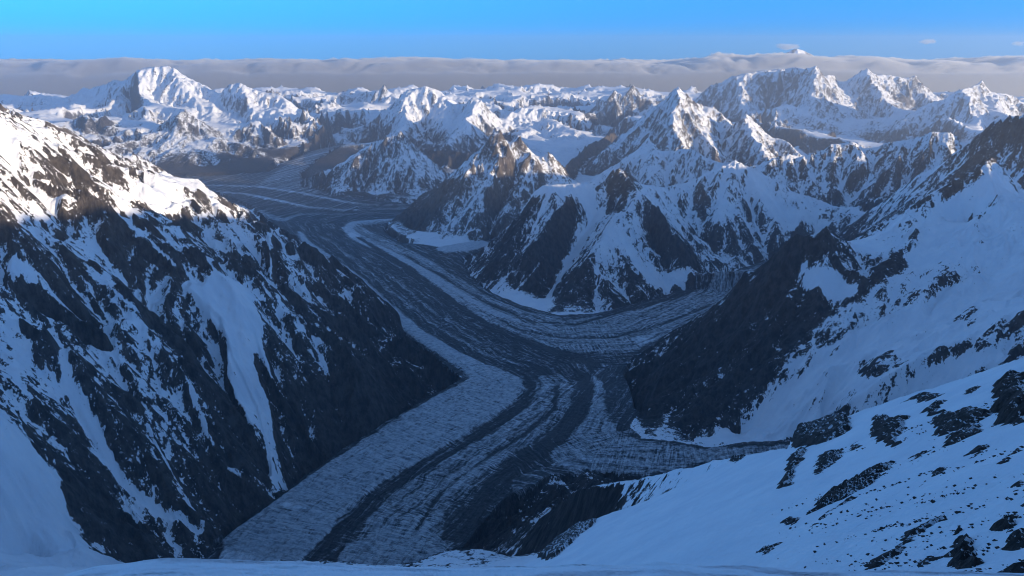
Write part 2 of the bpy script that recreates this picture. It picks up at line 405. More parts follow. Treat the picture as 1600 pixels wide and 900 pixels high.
def grad(Z):
    gr = np.gradient(Z, RR, axis=0)
    gt = np.gradient(Z, TH, axis=1) / GR
    st, ct = np.sin(TH)[None], np.cos(TH)[None]
    return (gr * st + gt * ct).astype(np.float32), (gr * ct - gt * st).astype(np.float32)

DCREST = blur(up(near_d).astype(np.float32), 4)
print('base', round(time.time() - T0, 1))

# ------------------------------------------------------------------ places on the land seen along a line of sight
def ground_at(u, v, Z=None):
    x, y, z = ray(u, v)
    Z = BASE if Z is None else Z
    j = int(round((math.atan2(x, y) - TH[0]) / (TH[1] - TH[0])))
    j = min(max(j, 0), NT - 1)
    s = z / math.hypot(x, y)
    hit = np.nonzero(Z[5:, j] > ZC + RR[5:] * s)[0]
    i = (hit[0] + 5) if len(hit) else NR - 1
    return float(GX[i, j]), float(GY[i, j])

def stroke_field(xy, w):
    """0..1 field: 1 on the polyline, falling to 0 at its half width (metres, one per point)."""
    out = np.zeros((NR, NT), np.float32)
    xy = np.array(xy, float); w = np.array(w, float)
    wm = w.max() * 1.6
    for k in range(len(xy) - 1):
        a, b = xy[k], xy[k + 1]
        cs = np.array([[x, y] for x in (min(a[0], b[0]) - wm, max(a[0], b[0]) + wm) for y in (min(a[1], b[1]) - wm, max(a[1], b[1]) + wm)])
        fi, fj = to_idx(cs[:, 0], cs[:, 1])
        i0, i1 = max(int(fi.min()) - 2, 0), min(int(fi.max()) + 3, NR)
        j0, j1 = max(int(fj.min()) - 2, 0), min(int(fj.max()) + 3, NT)
        if i1 <= i0 or j1 <= j0:
            continue
        X = GX[i0:i1, j0:j1] + wx[i0:i1, j0:j1] * .5 * min(1, wm / 160) - a[0]; Y = GY[i0:i1, j0:j1] + wy[i0:i1, j0:j1] * .5 * min(1, wm / 160) - a[1]
        d = b - a
        L2 = max(d @ d, 1)
        t = np.clip((X * d[0] + Y * d[1]) / L2, 0, 1)
        dist = np.hypot(X - t * d[0], Y - t * d[1])
        ww = w[k] + (w[k + 1] - w[k]) * t
        out[i0:i1, j0:j1] = np.maximum(out[i0:i1, j0:j1], np.clip(1.5 - dist / ww, 0, 1))
    return out

# snow gullies (+) and bare rock ribs (-): (photo points, half widths in metres, depth in metres, cover)
STROKES = [
    ([(-60, 180), (40, 215), (120, 250), (200, 285), (280, 310)], [200, 170, 130, 90, 50], 0, 1.0),
    ([(235, 290), (300, 290), (350, 322)], [120, 150, 80], 0, 1.3),
    # left wall
    ([(300, 425), (350, 470), (365, 530), (400, 600), (420, 680), (430, 745)], [64, 79, 43, 25, 21, 43], -18, 1.6),
    ([(340, 440), (390, 480), (420, 560), (470, 640), (500, 690)], [43, 50, 21, 11, 18], -14, 1.4),
    ([(120, 300), (190, 345), (270, 400)], [43, 36, 14], -12, 1.1),
    ([(190, 310), (260, 350), (330, 410)], [28, 32, 14], -12, 1.1),
    ([(20, 400), (60, 420), (120, 470), (160, 500)], [50, 36, 21, 14], -10, 1.2),
    ([(0, 420), (10, 500), (30, 560)], [60, 40, 22], -10, .6),
    ([(90, 520), (110, 600), (135, 640), (180, 730), (240, 790), (310, 830)], [21, 32, 28, 21, 21, 28], -14, 1.5),
    ([(290, 580), (320, 660), (350, 720), (420, 760)], [12, 18, 21, 32], -14, 1.6),
    ([(230, 650), (260, 720), (300, 800)], [8, 12, 18], -10, 1.2),
    ([(440, 340), (420, 400), (460, 450)], [14, 28, 14], -8, 1.0),
    ([(350, 380), (400, 420), (445, 455)], [21, 28, 18], -8, 1.2),
    ([(500, 545), (520, 590)], [18, 8], -6, 1.4),
    ([(525, 455), (560, 470)], [21, 8], 0, 2.0), ([(530, 480), (565, 488)], [15, 8], 0, 2.0),
    ([(170, 400), (260, 480), (330, 560), (380, 640)], [36, 50, 43, 28], 14, -1.4),
    ([(210, 430), (300, 520), (360, 600), (400, 690)], [28, 43, 43, 36], 16, -1.6),
    ([(560, 540), (600, 600), (560, 650), (480, 700)], [108, 115, 93, 64], 8, -2.2),
    ([(440, 430), (520, 490), (600, 540), (690, 590)], [64, 64, 64, 43], 14, -2.0),
    ([(100, 745), (160, 800), (230, 855)], [18, 28, 28], 25, -3.0),
    ([(340, 700), (380, 770), (330, 760)], [43, 28, 28], 8, -1.8),
    # right buttress and ramp
    ([(1255, 420), (1300, 440), (1330, 460)], [60, 90, 40], -10, 2.0),
    ([(1560, 290), (1480, 340), (1440, 400), (1540, 400)], [90, 90, 80, 90], 0, 1.0),
    ([(1600, 430), (1500, 475), (1400, 515), (1300, 565), (1200, 640), (1110, 690)], [90, 70, 60, 60, 70, 40], -16, 1.8),
    ([(1550, 560), (1400, 600), (1300, 650), (1220, 680)], [50, 60, 60, 50], -8, 1.8),
    ([(1240, 400), (1180, 470), (1120, 540), (1040, 600)], [120, 160, 170, 120], 10, -1.9),
    ([(1290, 470), (1220, 540), (1140, 600), (1060, 660)], [90, 110, 110, 80], 10, -1.7),
    ([(1020, 560), (1000, 600), (1020, 660)], [60, 90, 70], 0, -2.2),
    ([(1470, 330), (1400, 410), (1330, 470)], [40, 60, 50], 10, -1.2),
    ([(1500, 275), (1450, 310), (1395, 355), (1345, 380)], [26, 34, 34, 30], 0, 2.0),
    ([(1540, 330), (1500, 400), (1430, 430)], [30, 40, 30], 6, -.7),
    ([(1600, 500), (1500, 540), (1420, 580)], [30, 26, 20], 8, -1.4), ([(1600, 540), (1540, 575)], [40, 30], 10, -1.6),
    # central peak
    ([(945, 310), (910, 370), (880, 420), (850, 465), (820, 485)], [70, 90, 60, 30, 40], -20, 2.0),
    ([(860, 300), (845, 330), (820, 380)], [40, 30, 14], -8, 1.6),
    ([(850, 400), (820, 440), (790, 465)], [14, 18, 30], -10, 1.8), ([(800, 425), (770, 455)], [12, 30], -8, 1.8),
    ([(830, 320), (790, 380), (760, 430)], [60, 90, 70], 10, -1.1),
    ([(870, 350), (840, 410), (810, 455)], [50, 60, 50], 10, -1.1),
    ([(915, 415), (890, 455), (870, 485)], [30, 60, 60], 12, -1.1),
    ([(960, 285), (950, 320), (970, 330)], [40, 55, 40], 6, -1.1), ([(1000, 320), (1010, 370), (1020, 400)], [14, 18, 14], 8, -.5),
    ([(1050, 360), (1075, 400), (1090, 425)], [18, 18, 14], 10, -.5), ([(965, 400), (990, 435)], [20, 22], 8, -.5),
    ([(1110, 285), (1100, 320), (1090, 345)], [40, 35, 25], 10, -.7), ([(1140, 270), (1140, 310)], [40, 50], 6, -1.0),
    ([(1180, 290), (1230, 340), (1280, 360)], [120, 140, 120], 0, 1.2),
    ([(990, 420), (1040, 440), (1080, 420)], [90, 100, 60], 0, .9),
]
# broad faces: outline in the photo, thrown on the land; + snowfield, - bare rock
PATCHES = [
    ([(300, 425), (345, 425), (375, 432), (400, 470), (410, 500), (395, 540), (420, 600), (440, 700), (455, 745), (430, 755), (415, 700), (380, 620), (345, 540), (350, 500), (320, 460)], 1.3),
    ([(170, 395), (215, 420), (290, 440), (345, 520), (375, 600), (400, 680), (390, 740), (330, 640), (260, 520)], -.9),
    ([(430, 560), (520, 570), (600, 545), (690, 585), (600, 650), (520, 690), (500, 640), (440, 600)], -1.0),
    ([(290, 310), (380, 370), (440, 430), (520, 500), (560, 540), (480, 510), (420, 460), (360, 420), (300, 350)], -.6),
    ([(95, 745), (150, 770), (245, 830), (250, 862), (150, 862), (110, 800)], -3.0),
    ([(1290, 360), (1330, 385), (1400, 410), (1380, 440), (1300, 500), (1200, 570), (1130, 640), (1070, 688), (1000, 680), (985, 600), (1010, 555), (1100, 497), (1170, 428), (1240, 372)], -.8),
    ([(1255, 420), (1290, 430), (1310, 425), (1345, 455), (1330, 470), (1290, 468), (1260, 450)], 2.2),
    ([(1600, 400), (1500, 440), (1400, 490), (1300, 540), (1250, 560), (1180, 620), (1085, 690), (1150, 690), (1230, 680), (1330, 640), (1400, 590), (1500, 540), (1600, 490)], 1.3),
    ([(1340, 560), (1400, 545), (1425, 575), (1370, 605), (1350, 590)], -2.6),
    ([(1485, 470), (1530, 475), (1515, 510), (1480, 500)], -2.6),
    ([(1540, 262), (1600, 300), (1600, 400), (1500, 400), (1430, 420), (1400, 380), (1470, 310)], .9),
    ([(1510, 270), (1545, 258), (1555, 275), (1500, 300), (1465, 320)], -1.8),
    ([(1380, 400), (1450, 350), (1480, 370), (1400, 430), (1330, 470)], -1.2),
    ([(835, 305), (870, 300), (905, 320), (892, 380), (872, 440), (840, 470), (745, 430), (785, 375)], -1.2),
    ([(940, 277), (967, 266), (995, 280), (1000, 302), (975, 335), (932, 325)], -1.6),
    ([(905, 415), (930, 395), (925, 450), (932, 490), (850, 490), (880, 445)], -1.5),
    ([(1035, 345), (1050, 350), (1092, 415), (1085, 425), (1060, 400)], -1.3),
    ([(968, 395), (985, 400), (1005, 440), (985, 445)], -1.3),
    ([(1085, 285), (1115, 275), (1118, 320), (1095, 350), (1080, 320)], -1.2),
    ([(835, 292), (900, 290), (950, 290), (925, 330), (900, 320), (870, 300), (840, 310)], 1.4),
    ([(1005, 320), (1035, 350), (1060, 405), (1080, 430), (1010, 450), (990, 410), (970, 370)], .7),
    ([(-40, 630), (0, 650), (40, 690), (88, 745), (105, 800), (150, 862), (230, 868), (150, 899), (-40, 899)], 2.6),
    ([(605, 345), (650, 310), (715, 282), (722, 300), (665, 350), (630, 374)], -1.6),
]
H = BASE.copy()
gx, gy = grad(blur(BASE, 6))
slope0 = np.hypot(gx, gy)
steep = sstep(.12, .5, slope0)
smooth_zone = np.zeros((NR, NT), np.float32)
COVER = np.zeros((NR, NT), np.float32)
DZ = np.zeros((NR, NT), np.float32)
nstroke = fbm(GX / 90, GY / 90, 4, 55) * 1.1
STROKE_ID = np.zeros((NR, NT), np.int16)
for pk, (poly, cov) in enumerate(PATCHES):
    f = blur(inside(GX + wx * .9, GY + wy * .9, [ground_at(*q) for q in poly]).astype(np.float32), 3)
    COVER += f * cov * (1 if cov > 0 else np.clip(.75 + nstroke * .6, .2, 1.2))
    if pk != 5:
        STROKE_ID[f > .55] = 1000 + pk
    if cov > .9:
        smooth_zone = np.maximum(smooth_zone, f * (.8 if pk == 0 else .3))
for sk, (pts, w, dz, cov) in enumerate(STROKES):
    f = stroke_field([ground_at(*p) for p in pts], w)
    COVER += np.clip(f * 1.6, 0, 1) * cov * (.8 if cov > 0 else np.clip(.5 + nstroke, 0, 1))
    DZ += f * dz
    STROKE_ID[f > .62] = sk + 1
    if cov > .9:
        smooth_zone = np.maximum(smooth_zone, f)
# ribs and gullies run down the fall line, smaller ones branching from larger ones
GUL = np.zeros((NR, NT), np.float32)
calm = .04 + .96 * sstep(2300, 3600, GR)               # the flank underfoot is shorter and less cut up
for k, (cell, amp) in enumerate([(1500, .16), (760, .18), (380, .18), (190, .16), (95, .14), (48, .12), (26, .10)]):
    fade = 1 - sstep(.3, .8, SPACING / cell)
    if k < 2:
        fade = fade * sstep(.1 * cell, 1.3 * cell, DCREST)
    elif k < 4:
        fade = fade * (.35 + .65 * sstep(0, 1.0 * cell, DCREST))
    c, s, sx, sy = gullies(GX, GY, gx, gy, cell, 11 + k)
    A = amp * cell * fade * steep * (1 - .5 * smooth_zone) * calm * (1 + .35 * sstep(11000, 17000, GR))
    shape = c * .25 + (1 - 2 * np.abs(np.sin(.5 * np.arccos(np.clip(c, -1, 1))))) * .75
    H += A * (shape - .15)
    GUL += fade * steep * c * (.45, .6, .8, .9, .9, .7, .5)[k]
    g = -A * s * (2 * math.pi / cell) * .9
    gx = gx + g * sx; gy = gy + g * sy
# crags
for lam, amp in ((420, 30), (210, 18), (105, 11), (52, 7), (26, 4.0), (13, 2.2)):
    fade = 1 - sstep(.2, .45, SPACING / lam)
    n = fbm((GX + wx) / lam, (GY + wy) / lam, 1, int(lam), ridged=True)
    H += amp * n * fade * steep * np.maximum(calm, .55 if lam < 150 else 0) * (1 - .6 * smooth_zone) * (.5 + .5 * sstep(.3, .9, slope0))
H += DZ * steep
print('relief', round(time.time() - T0, 1))

# ------------------------------------------------------------------ glaciers: clean ice, debris bands, crevasses
def px_poly(pts):
    return [onfloor(*p) for p in pts]
def px_line(pts):
    return [onfloor(*p)[:2] for p in pts]
BAND = np.zeros((NR, NT), np.int16)                # which named band of the glacier a place belongs to (0 = plain debris)
ICE = np.full((NR, NT), .29, np.float32)
fx_ = fbm(GX / 120, GY / 120, 3, 5) * 42
fy_ = fbm(GX / 120, GY / 120, 3, 6) * 42
BANDS = []
def band(name, ice, poly=None, path=None, w=None):
    BANDS.append((name, ice))
    k = len(BANDS)
    if poly:
        m = inside(GX + fx_, GY + fy_, px_poly(poly))
    else:
        m = stroke_field(px_line(path), w) > .5
    m &= floor_mask
    BAND[m] = k
    ICE[m] = ice
band('ice_band', .62, [(1290, 390), (1200, 410), (1140, 432), (1060, 468), (980, 487), (900, 500), (820, 487), (760, 462), (700, 424), (645, 392), (590, 368), (562, 353),
                       (640, 346), (640, 341), (545, 346), (533, 357), (545, 372), (600, 397), (640, 418), (700, 462), (760, 502), (820, 532), (900, 553), (985, 552), (1060, 522), (1112, 490), (1290, 420)])
band('ice_band', 1.1, path=[(640, 343), (590, 345), (552, 350), (543, 358), (558, 374), (600, 393), (650, 420), (700, 452), (750, 482), (810, 505)], w=[50, 60, 70, 75, 80, 85, 90, 85, 70, 30])
band('ice_band', 1.0, path=[(468, 362), (478, 379), (505, 399), (550, 431), (600, 479), (650, 521), (700, 553), (750, 580), (780, 600)], w=[25, 60, 75, 85, 90, 95, 105, 120, 120])
band('ice_tongue', .85, [(700, 560), (765, 572), (815, 593), (822, 610), (792, 640), (722, 684), (640, 731), (590, 760), (540, 800), (470, 890), (340, 890), (352, 838), (480, 745), (600, 668), (690, 615), (735, 592)])
band('ice_band', .62, [(842, 588), (876, 586), (897, 608), (888, 640), (850, 680), (800, 712), (742, 750), (695, 800), (690, 850), (680, 890), (540, 890), (575, 810), (622, 765), (700, 716), (780, 671), (832, 630)])
band('ice_tongue', .66, [(925, 585), (942, 598), (946, 640), (962, 672), (1000, 690), (1100, 702), (1300, 694), (1300, 716), (1140, 717), (1060, 736), (1000, 744), (960, 736), (900, 738), (866, 726), (855, 700), (870, 670), (905, 640), (928, 610)])
band('ice_band', .5, [(398, 292), (420, 276), (450, 256), (480, 240), (535, 225), (520, 238), (492, 256), (470, 274), (474, 288), (520, 306), (470, 300)])
band('ice_fan', .8, [(520, 890), (540, 850), (575, 845), (590, 822), (625, 830), (640, 808), (668, 815), (672, 835), (700, 850), (690, 890)])
band('ice_fan', 1.2, [(700, 382), (752, 376), (770, 384), (730, 394), (695, 395), (680, 390)])
band('ice_ridge', 1.1, path=[(250, 291), (340, 290), (400, 292), (470, 302), (540, 316), (580, 321), (640, 321)], w=[30, 35, 40, 45, 35, 20, 14])
band('ice_ridge', 1.1, path=[(300, 298), (380, 303), (440, 315), (480, 324), (540, 329), (650, 325)], w=[30, 40, 55, 40, 28, 25])
band('ice_ridge', .62, path=[(400, 330), (440, 345), (470, 335), (520, 335), (640, 333)], w=[120, 110, 60, 40, 30])
band('ice_ridge', .55, path=[(560, 395), (620, 440), (680, 490), (740, 530), (800, 556), (850, 572)], w=[18, 22, 22, 22, 20, 12])
band('ice_ridge', .55, path=[(510, 372), (560, 412), (620, 462), (680, 508), (760, 556), (830, 575)], w=[25, 30, 32, 34, 36, 20])
band('medial_moraine', .04, path=[(824, 588), (834, 605), (805, 645), (722, 700), (640, 747), (590, 775), (540, 815), (500, 850), (470, 885)], w=[16, 22, 20, 18, 16, 14, 12, 10, 10])
band('medial_moraine', .06, path=[(560, 372), (640, 420), (700, 470), (770, 515), (850, 545), (930, 570), (930, 570)], w=[40, 55, 60, 60, 50, 60, 60])
band('medial_moraine', .05, path=[(905, 585), (918, 612), (905, 645), (865, 690), (815, 722), (770, 762), (735, 815), (712, 880)], w=[50, 60, 75, 80, 70, 60, 50, 50])
band('medial_moraine', .10, path=[(1200, 424), (1130, 442), (1060, 462), (980, 486), (900, 508), (830, 503), (760, 474), (690, 432), (630, 398)], w=[18, 22, 22, 20, 20, 22, 20, 20, 16])
band('medial_moraine', .16, path=[(1110, 478), (1040, 505), (960, 528), (880, 530), (810, 515), (745, 482), (690, 448)], w=[14, 16, 16, 16, 14, 12, 10])
band('medial_moraine', .12, path=[(870, 605), (866, 640), (820, 680), (740, 730), (690, 770), (650, 830)], w=[14, 18, 16, 14, 12, 10])
band('lateral_moraine', .03, path=[(720, 592), (640, 634), (560, 686), (470, 750), (400, 802), (350, 838)], w=[14, 22, 26, 26, 24, 18])
# flow coordinates along the trunk and its right-hand feeder, for crevasses across the flow
def flow_coords(paths):
    best = np.full((NR, NT), 1e9, np.float32); s = np.zeros((NR, NT), np.float32); t = np.zeros((NR, NT), np.float32)
    for path in paths:
        P = np.array(px_line(path)); acc = 0.0
        for a, b in zip(P[:-1], P[1:]):
            d = b - a; L = math.hypot(*d)
            X, Y = GX - a[0], GY - a[1]
            q = np.clip((X * d[0] + Y * d[1]) / (L * L), 0, 1)
            D = np.hypot(X - q * d[0], Y - q * d[1])
            m = D < best
            best = np.where(m, D, best)
            t = np.where(m, acc + q * L, t)
            s = np.where(m, (X * d[1] - Y * d[0]) / L, s)
            acc += L
    return s, t
FS, FT = flow_coords([[(470, 890), (540, 815), (640, 730), (740, 665), (800, 630), (828, 605), (815, 588), (760, 560), (680, 505), (600, 435), (530, 385), (490, 350), (560, 330), (640, 326)],
                      [(1290, 405), (1140, 450), (980, 520), (860, 525), (740, 475), (640, 410), (560, 372)],
                      [(1300, 705), (1060, 715), (930, 710), (890, 680), (930, 630)]])
near_g = sstep(14000, 6000, GR)
lump = fbm((GX + fx_) / 46, (GY + fy_) / 46, 2, 77, ridged=True) * 5 + fbm(GX / 18, GY / 18, 1, 79, ridged=True) * 2.5 * (1 - sstep(.25, .5, SPACING / 18))
crev = np.sin((FT + FS ** 2 * .0006 + fx_ * .7) * 2 * math.pi / 62) * 4.0
ICE = np.clip(ICE + fbm(GX / 90, GY / 90, 3, 9) * .22 * (ICE > .08) * (ICE < 1), 0, 1.2)
ICE = blur(ICE, 3)
rise = blur(np.where(floor_mask, np.abs(ICE - .34) * 34, 0).astype(np.float32), 3)
fm = blur(floor_mask.astype(np.float32), 2)
H += fm * (rise + (lump * 1.3 + crev * near_g) * np.clip(ICE, .35, .9) + fbm(GX / 300, GY / 300, 3, 3) * 6)

# ------------------------------------------------------------------ snow cover and rock tone
fgx, fgy = grad(H)
slope = np.hypot(fgx, fgy)
slope_s = blur(slope, 1)
above = H - ZF
n1 = fbm(GX / 600, GY / 600, 4, 21)
n2 = fbm((GX + fx_) / 60, (GY + fy_) / 60, 4, 23, gain=.75)
FRACTION = {'left_wall': .50, 'lit_shoulder': .6, 'rock_fins': .3, 'valley_tooth': .08, 'snow_pyramid': .70, 'dark_buttress': .3, 'snow_ramp': .68, 'right_snow_ridge': .45,
            'rock_ridge': .33, 'central_peak': .52, 'tower_peak': .32, 'pyramid_peak': .36, 'far_left_massif': .66, 'left_foothill': .36, 'far_middle_peaks': .48, 'dome_peak': .55,
            'dark_far_peak': .3, 'lit_peak': .36, 'spire_ridge': .36, 'cloud_wall': .44, 'far_right_peaks': .42, 'horizon_peaks': .5, 'near_flank': .42}
low = sstep(850, 100, above) * np.where(MASS == 0, sstep(-.64, -.38, np.arctan2(GX, GY)), 1)                                        # the warm valley sides carry little snow
ramp = np.isin(MASS, [MASSIFS.index('snow_ramp'), MASSIFS.index('snow_pyramid')])
rocky = np.isin(MASS, [MASSIFS.index('pyramid_peak'), MASSIFS.index('tower_peak'), MASSIFS.index('left_foothill')])
SNOW = -slope_s * 1.5 + COVER - GUL * .45 + n1 * .35 + n2 * .62 - low * np.where(ramp, .1, np.where(rocky, .4, .9))
bias = np.zeros((NR, NT), np.float32)
for k, m in enumerate(MASSIFS):
    sel = (MASS == k) & ~floor_mask & (slope0 > .3)
    if sel.any():
        bias[MASS == k] = -np.quantile((SNOW - COVER)[sel][::7], 1 - FRACTION.get(m, .5))
bias = blur(bias, 10)
left_snow = sstep(4250, 3850, GR) * sstep(-.52, -.60, np.arctan2(GX, GY))
SNOW -= sstep(420, 150, above) * sstep(.35, .15, slope0) * sstep(15500, 17000, GR) * sstep(24500, 22500, GR) * sstep(-800, -2500, GX) * 2.2      # bare rubble flats beside the upper glacier
SNOW = SNOW + bias + left_snow * 2.0 + sstep(2000, 1500, GR) * 2.0
SNOW = np.clip(.5 + SNOW * .3, 0, 1).astype(np.float32)
TINT = np.clip(.5 + n1 * .8, 0, 1).astype(np.float32)
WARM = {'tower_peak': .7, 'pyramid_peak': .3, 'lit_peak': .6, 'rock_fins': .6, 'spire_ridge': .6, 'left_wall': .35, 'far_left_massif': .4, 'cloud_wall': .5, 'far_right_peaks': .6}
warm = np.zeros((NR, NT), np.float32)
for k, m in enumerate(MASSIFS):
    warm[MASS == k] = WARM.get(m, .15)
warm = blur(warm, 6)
print('cover', round(time.time() - T0, 1))

# ------------------------------------------------------------------ materials
def new_mat(name):
    m = bpy.data.materials.new(name)
    m.use_nodes = True
    nt = m.node_tree
    return m, nt, nt.nodes['Principled BSDF']
class NB:
    def __init__(s, nt):
        s.nt = nt
    def n(s, t, **kw):
        nd = s.nt.nodes.new(t)
        for k, v in kw.items():
            setattr(nd, k, v)
        return nd
    def l(s, a, b):
        s.nt.links.new(a, b)
    def attr(s, name):
        return s.n('ShaderNodeAttribute', attribute_name=name).outputs['Fac']
    def noise(s, vec, scale, detail=4, rough=.55, dim='3D'):
        nd = s.n('ShaderNodeTexNoise', noise_dimensions=dim)
        nd.inputs['Scale'].default_value = scale
        nd.inputs['Detail'].default_value = detail
        nd.inputs['Roughness'].default_value = rough
        if vec is not None:
            s.l(vec, nd.inputs['Vector'])
        return nd.outputs['Fac']
    def math(s, op, a, b=0.0, c=None):
        nd = s.n('ShaderNodeMath', operation=op)
        for i, x in enumerate((a, b) if c is None else (a, b, c)):
            if isinstance(x, (int, float)):
                nd.inputs[i].default_value = x
            else:
                s.l(x, nd.inputs[i])
        return nd.outputs[0]
    def rng(s, x, a, b, c=0.0, d=1.0):
        nd = s.n('ShaderNodeMapRange', interpolation_type='SMOOTHSTEP')
        for i, v in zip((1, 2, 3, 4), (a, b, c, d)):
            nd.inputs[i].default_value = v
        s.l(x, nd.inputs[0])
        return nd.outputs[0]
    def mix(s, f, a, b):
        nd = s.n('ShaderNodeMix', data_type='RGBA')
        for x, k in ((f, 0), (a, 6), (b, 7)):
            if isinstance(x, (int, float)):
                nd.inputs[k].default_value = x
            elif isinstance(x, tuple):
                nd.inputs[k].default_value = (*x, 1)
            else:
                s.l(x, nd.inputs[k])
        return nd.outputs[2]
    def bump(s, h, dist, strength=1.0, prev=None):
        nd = s.n('ShaderNodeBump')
        nd.inputs['Strength'].default_value = strength
        nd.inputs['Distance'].default_value = dist
        s.l(h, nd.inputs['Height'])
        if prev is not None:
            s.l(prev, nd.inputs['Normal'])
        return nd.outputs[0]

def mountain_material():
    m, nt, bs = new_mat('snow_and_rock')
    b = NB(nt)
    pos = b.n('ShaderNodeNewGeometry').outputs['Position']
    stretch = b.n('ShaderNodeVectorMath', operation='MULTIPLY')
    stretch.inputs[1].default_value = (1, 1, .45)
    b.l(pos, stretch.inputs[0])
    p = stretch.outputs[0]
    fine = b.math('ADD', b.noise(p, .045, 7, .72), b.math('MULTIPLY', b.math('SUBTRACT', b.noise(p, .016, 4, .6), .5), .6))
    fine2 = b.noise(p, .006, 3, .55)
    cov = b.math('ADD', b.attr('snow'), b.math('MULTIPLY', b.math('SUBTRACT', fine, .5), 1.55))
    cov = b.rng(cov, .46, .54)
    ledge = b.math('MULTIPLY', b.rng(b.noise(p, .055, 5, .6), .60, .65), b.rng(b.attr('snow'), .04, .34))       # flecks of snow on ledges
    bare = b.math('MULTIPLY', b.rng(b.noise(p, .075, 4, .62), .655, .69), b.rng(b.attr('snow'), .97, .72))       # stones showing through
    cov = b.math('MULTIPLY', b.math('MAXIMUM', cov, ledge), b.math('SUBTRACT', 1.0, bare))
    rock_v = b.noise(p, .02, 7, .7)
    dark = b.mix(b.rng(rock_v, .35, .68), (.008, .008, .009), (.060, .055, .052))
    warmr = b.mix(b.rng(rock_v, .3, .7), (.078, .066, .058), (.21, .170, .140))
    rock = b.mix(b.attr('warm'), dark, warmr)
    snow = b.mix(b.rng(fine2, .35, .7), (.82, .84, .87), (.90, .91, .92))
    b.l(b.mix(cov, rock, snow), bs.inputs['Base Color'])
    bs.inputs['Roughness'].default_value = .85
    bs.inputs['Specular IOR Level'].default_value = .15
    rockb = b.bump(b.noise(p, .04, 7, .7), 34, 1.0)
    snowb = b.bump(b.noise(p, .025, 6, .6), 14, .7)
    mx = b.n('ShaderNodeMix', data_type='VECTOR')
    b.l(cov, mx.inputs[0]); b.l(rockb, mx.inputs[4]); b.l(snowb, mx.inputs[5])
    b.l(mx.outputs[1], bs.inputs['Normal'])
    return m

def glacier_material():
    m, nt, bs = new_mat('glacier_ice_and_debris')
    b = NB(nt)
    pos = b.n('ShaderNodeNewGeometry').outputs['Position']
    ice, fs, ft = b.attr('ice'), b.attr('flow_across'), b.attr('flow_along')
    wob = b.math('MULTIPLY', b.math('SUBTRACT', b.noise(pos, .004, 3, .5), .5), 130.0)
    fs = b.math('ADD', fs, wob)
    def flow(ka, kl, detail=5, rough=.62):
        cb = b.n('ShaderNodeCombineXYZ')
        b.l(b.math('MULTIPLY', fs, ka), cb.inputs[0])
        b.l(b.math('MULTIPLY', ft, kl), cb.inputs[1])
        return b.noise(cb.outputs[0], 1.0, detail, rough)
    crev = flow(.006, .06, 6, .66)
    stripe = flow(.024, .0011, 5, .6)
    hair = flow(.085, .003, 4, .6)
    lumps = b.noise(pos, .03, 7, .68)
    patch = b.noise(pos, .005, 3, .5)
    # crevassed clean ice, with rubble lying in stripes along the flow
    f = b.math('ADD', ice, b.math('MULTIPLY', b.math('SUBTRACT', lumps, .5), 1.0))
    f = b.math('ADD', f, b.math('MULTIPLY', b.math('SUBTRACT', crev, .5), b.math('MULTIPLY', b.rng(patch, .40, .64), 2.0)))
    f = b.math('ADD', f, b.math('MULTIPLY', b.math('SUBTRACT', stripe, .5), b.math('SUBTRACT', 2.2, b.math('MULTIPLY', ice, 1.5))))
    f = b.math('ADD', f, b.math('MULTIPLY', b.math('SUBTRACT', hair, .5), .8))
    cov = b.rng(f, .28, .92)
    deb = b.mix(b.rng(b.math('ADD', b.math('MULTIPLY', hair, .5), b.math('MULTIPLY', lumps, .5)), .36, .66), (.012, .013, .014), (.10, .10, .10))
    icec = b.mix(b.rng(b.math('ADD', lumps, b.math('SUBTRACT', crev, .5)), .3, .7), (.48, .52, .57), (.86, .88, .90))
    b.l(b.mix(cov, deb, icec), bs.inputs['Base Color'])
    bs.inputs['Roughness'].default_value = .7
    bs.inputs['Specular IOR Level'].default_value = .25
    n = b.bump(lumps, 26, .9)
    n = b.bump(crev, 40, .9, n)
    b.l(n, bs.inputs['Normal'])
    return m
MAT_MTN = mountain_material()
MAT_ICE = glacier_material()

# ------------------------------------------------------------------ land meshes, one object per mountain and glacier band
nrm = np.stack([-fgx, -fgy, np.ones_like(fgx)], -1)
nrm /= np.linalg.norm(nrm, axis=-1, keepdims=True)
VX = np.stack([GX, GY, H], -1).reshape(-1, 3).astype(np.float32)
NV = nrm.reshape(-1, 3).astype(np.float32)
ii, jj = np.meshgrid(np.arange(NR - 1), np.arange(NT - 1), indexing='ij')
v0 = (ii * NT + jj)
QUADS = np.stack([v0, v0 + 1, v0 + NT + 1, v0 + NT], -1).reshape(-1, 4)
CELL = (v0.ravel())
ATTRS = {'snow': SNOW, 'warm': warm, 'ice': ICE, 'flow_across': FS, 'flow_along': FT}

def land_mesh(name, sel, mat, attrs, origin):
    q = QUADS[sel]
    vid, inv = np.unique(q, return_inverse=True)
    inv = inv.reshape(-1, 4).astype(np.int32)
    me = bpy.data.meshes.new(name)
    me.vertices.add(len(vid)); me.loops.add(inv.size); me.polygons.add(len(inv))
    me.vertices.foreach_set('co', (VX[vid] - np.array(origin, np.float32)).ravel())
    me.loops.foreach_set('vertex_index', inv.ravel())
    me.polygons.foreach_set('loop_start', np.arange(0, inv.size, 4, dtype=np.int32))
    me.polygons.foreach_set('use_smooth', np.ones(len(inv), bool))
    me.update(calc_edges=True)
    me.normals_split_custom_set_from_vertices(NV[vid])
    for a in attrs:
        at_ = me.attributes.new(a, 'FLOAT', 'POINT')
        at_.data.foreach_set('value', ATTRS[a].reshape(-1)[vid].astype(np.float32))
    me.materials.append(mat)
    return me

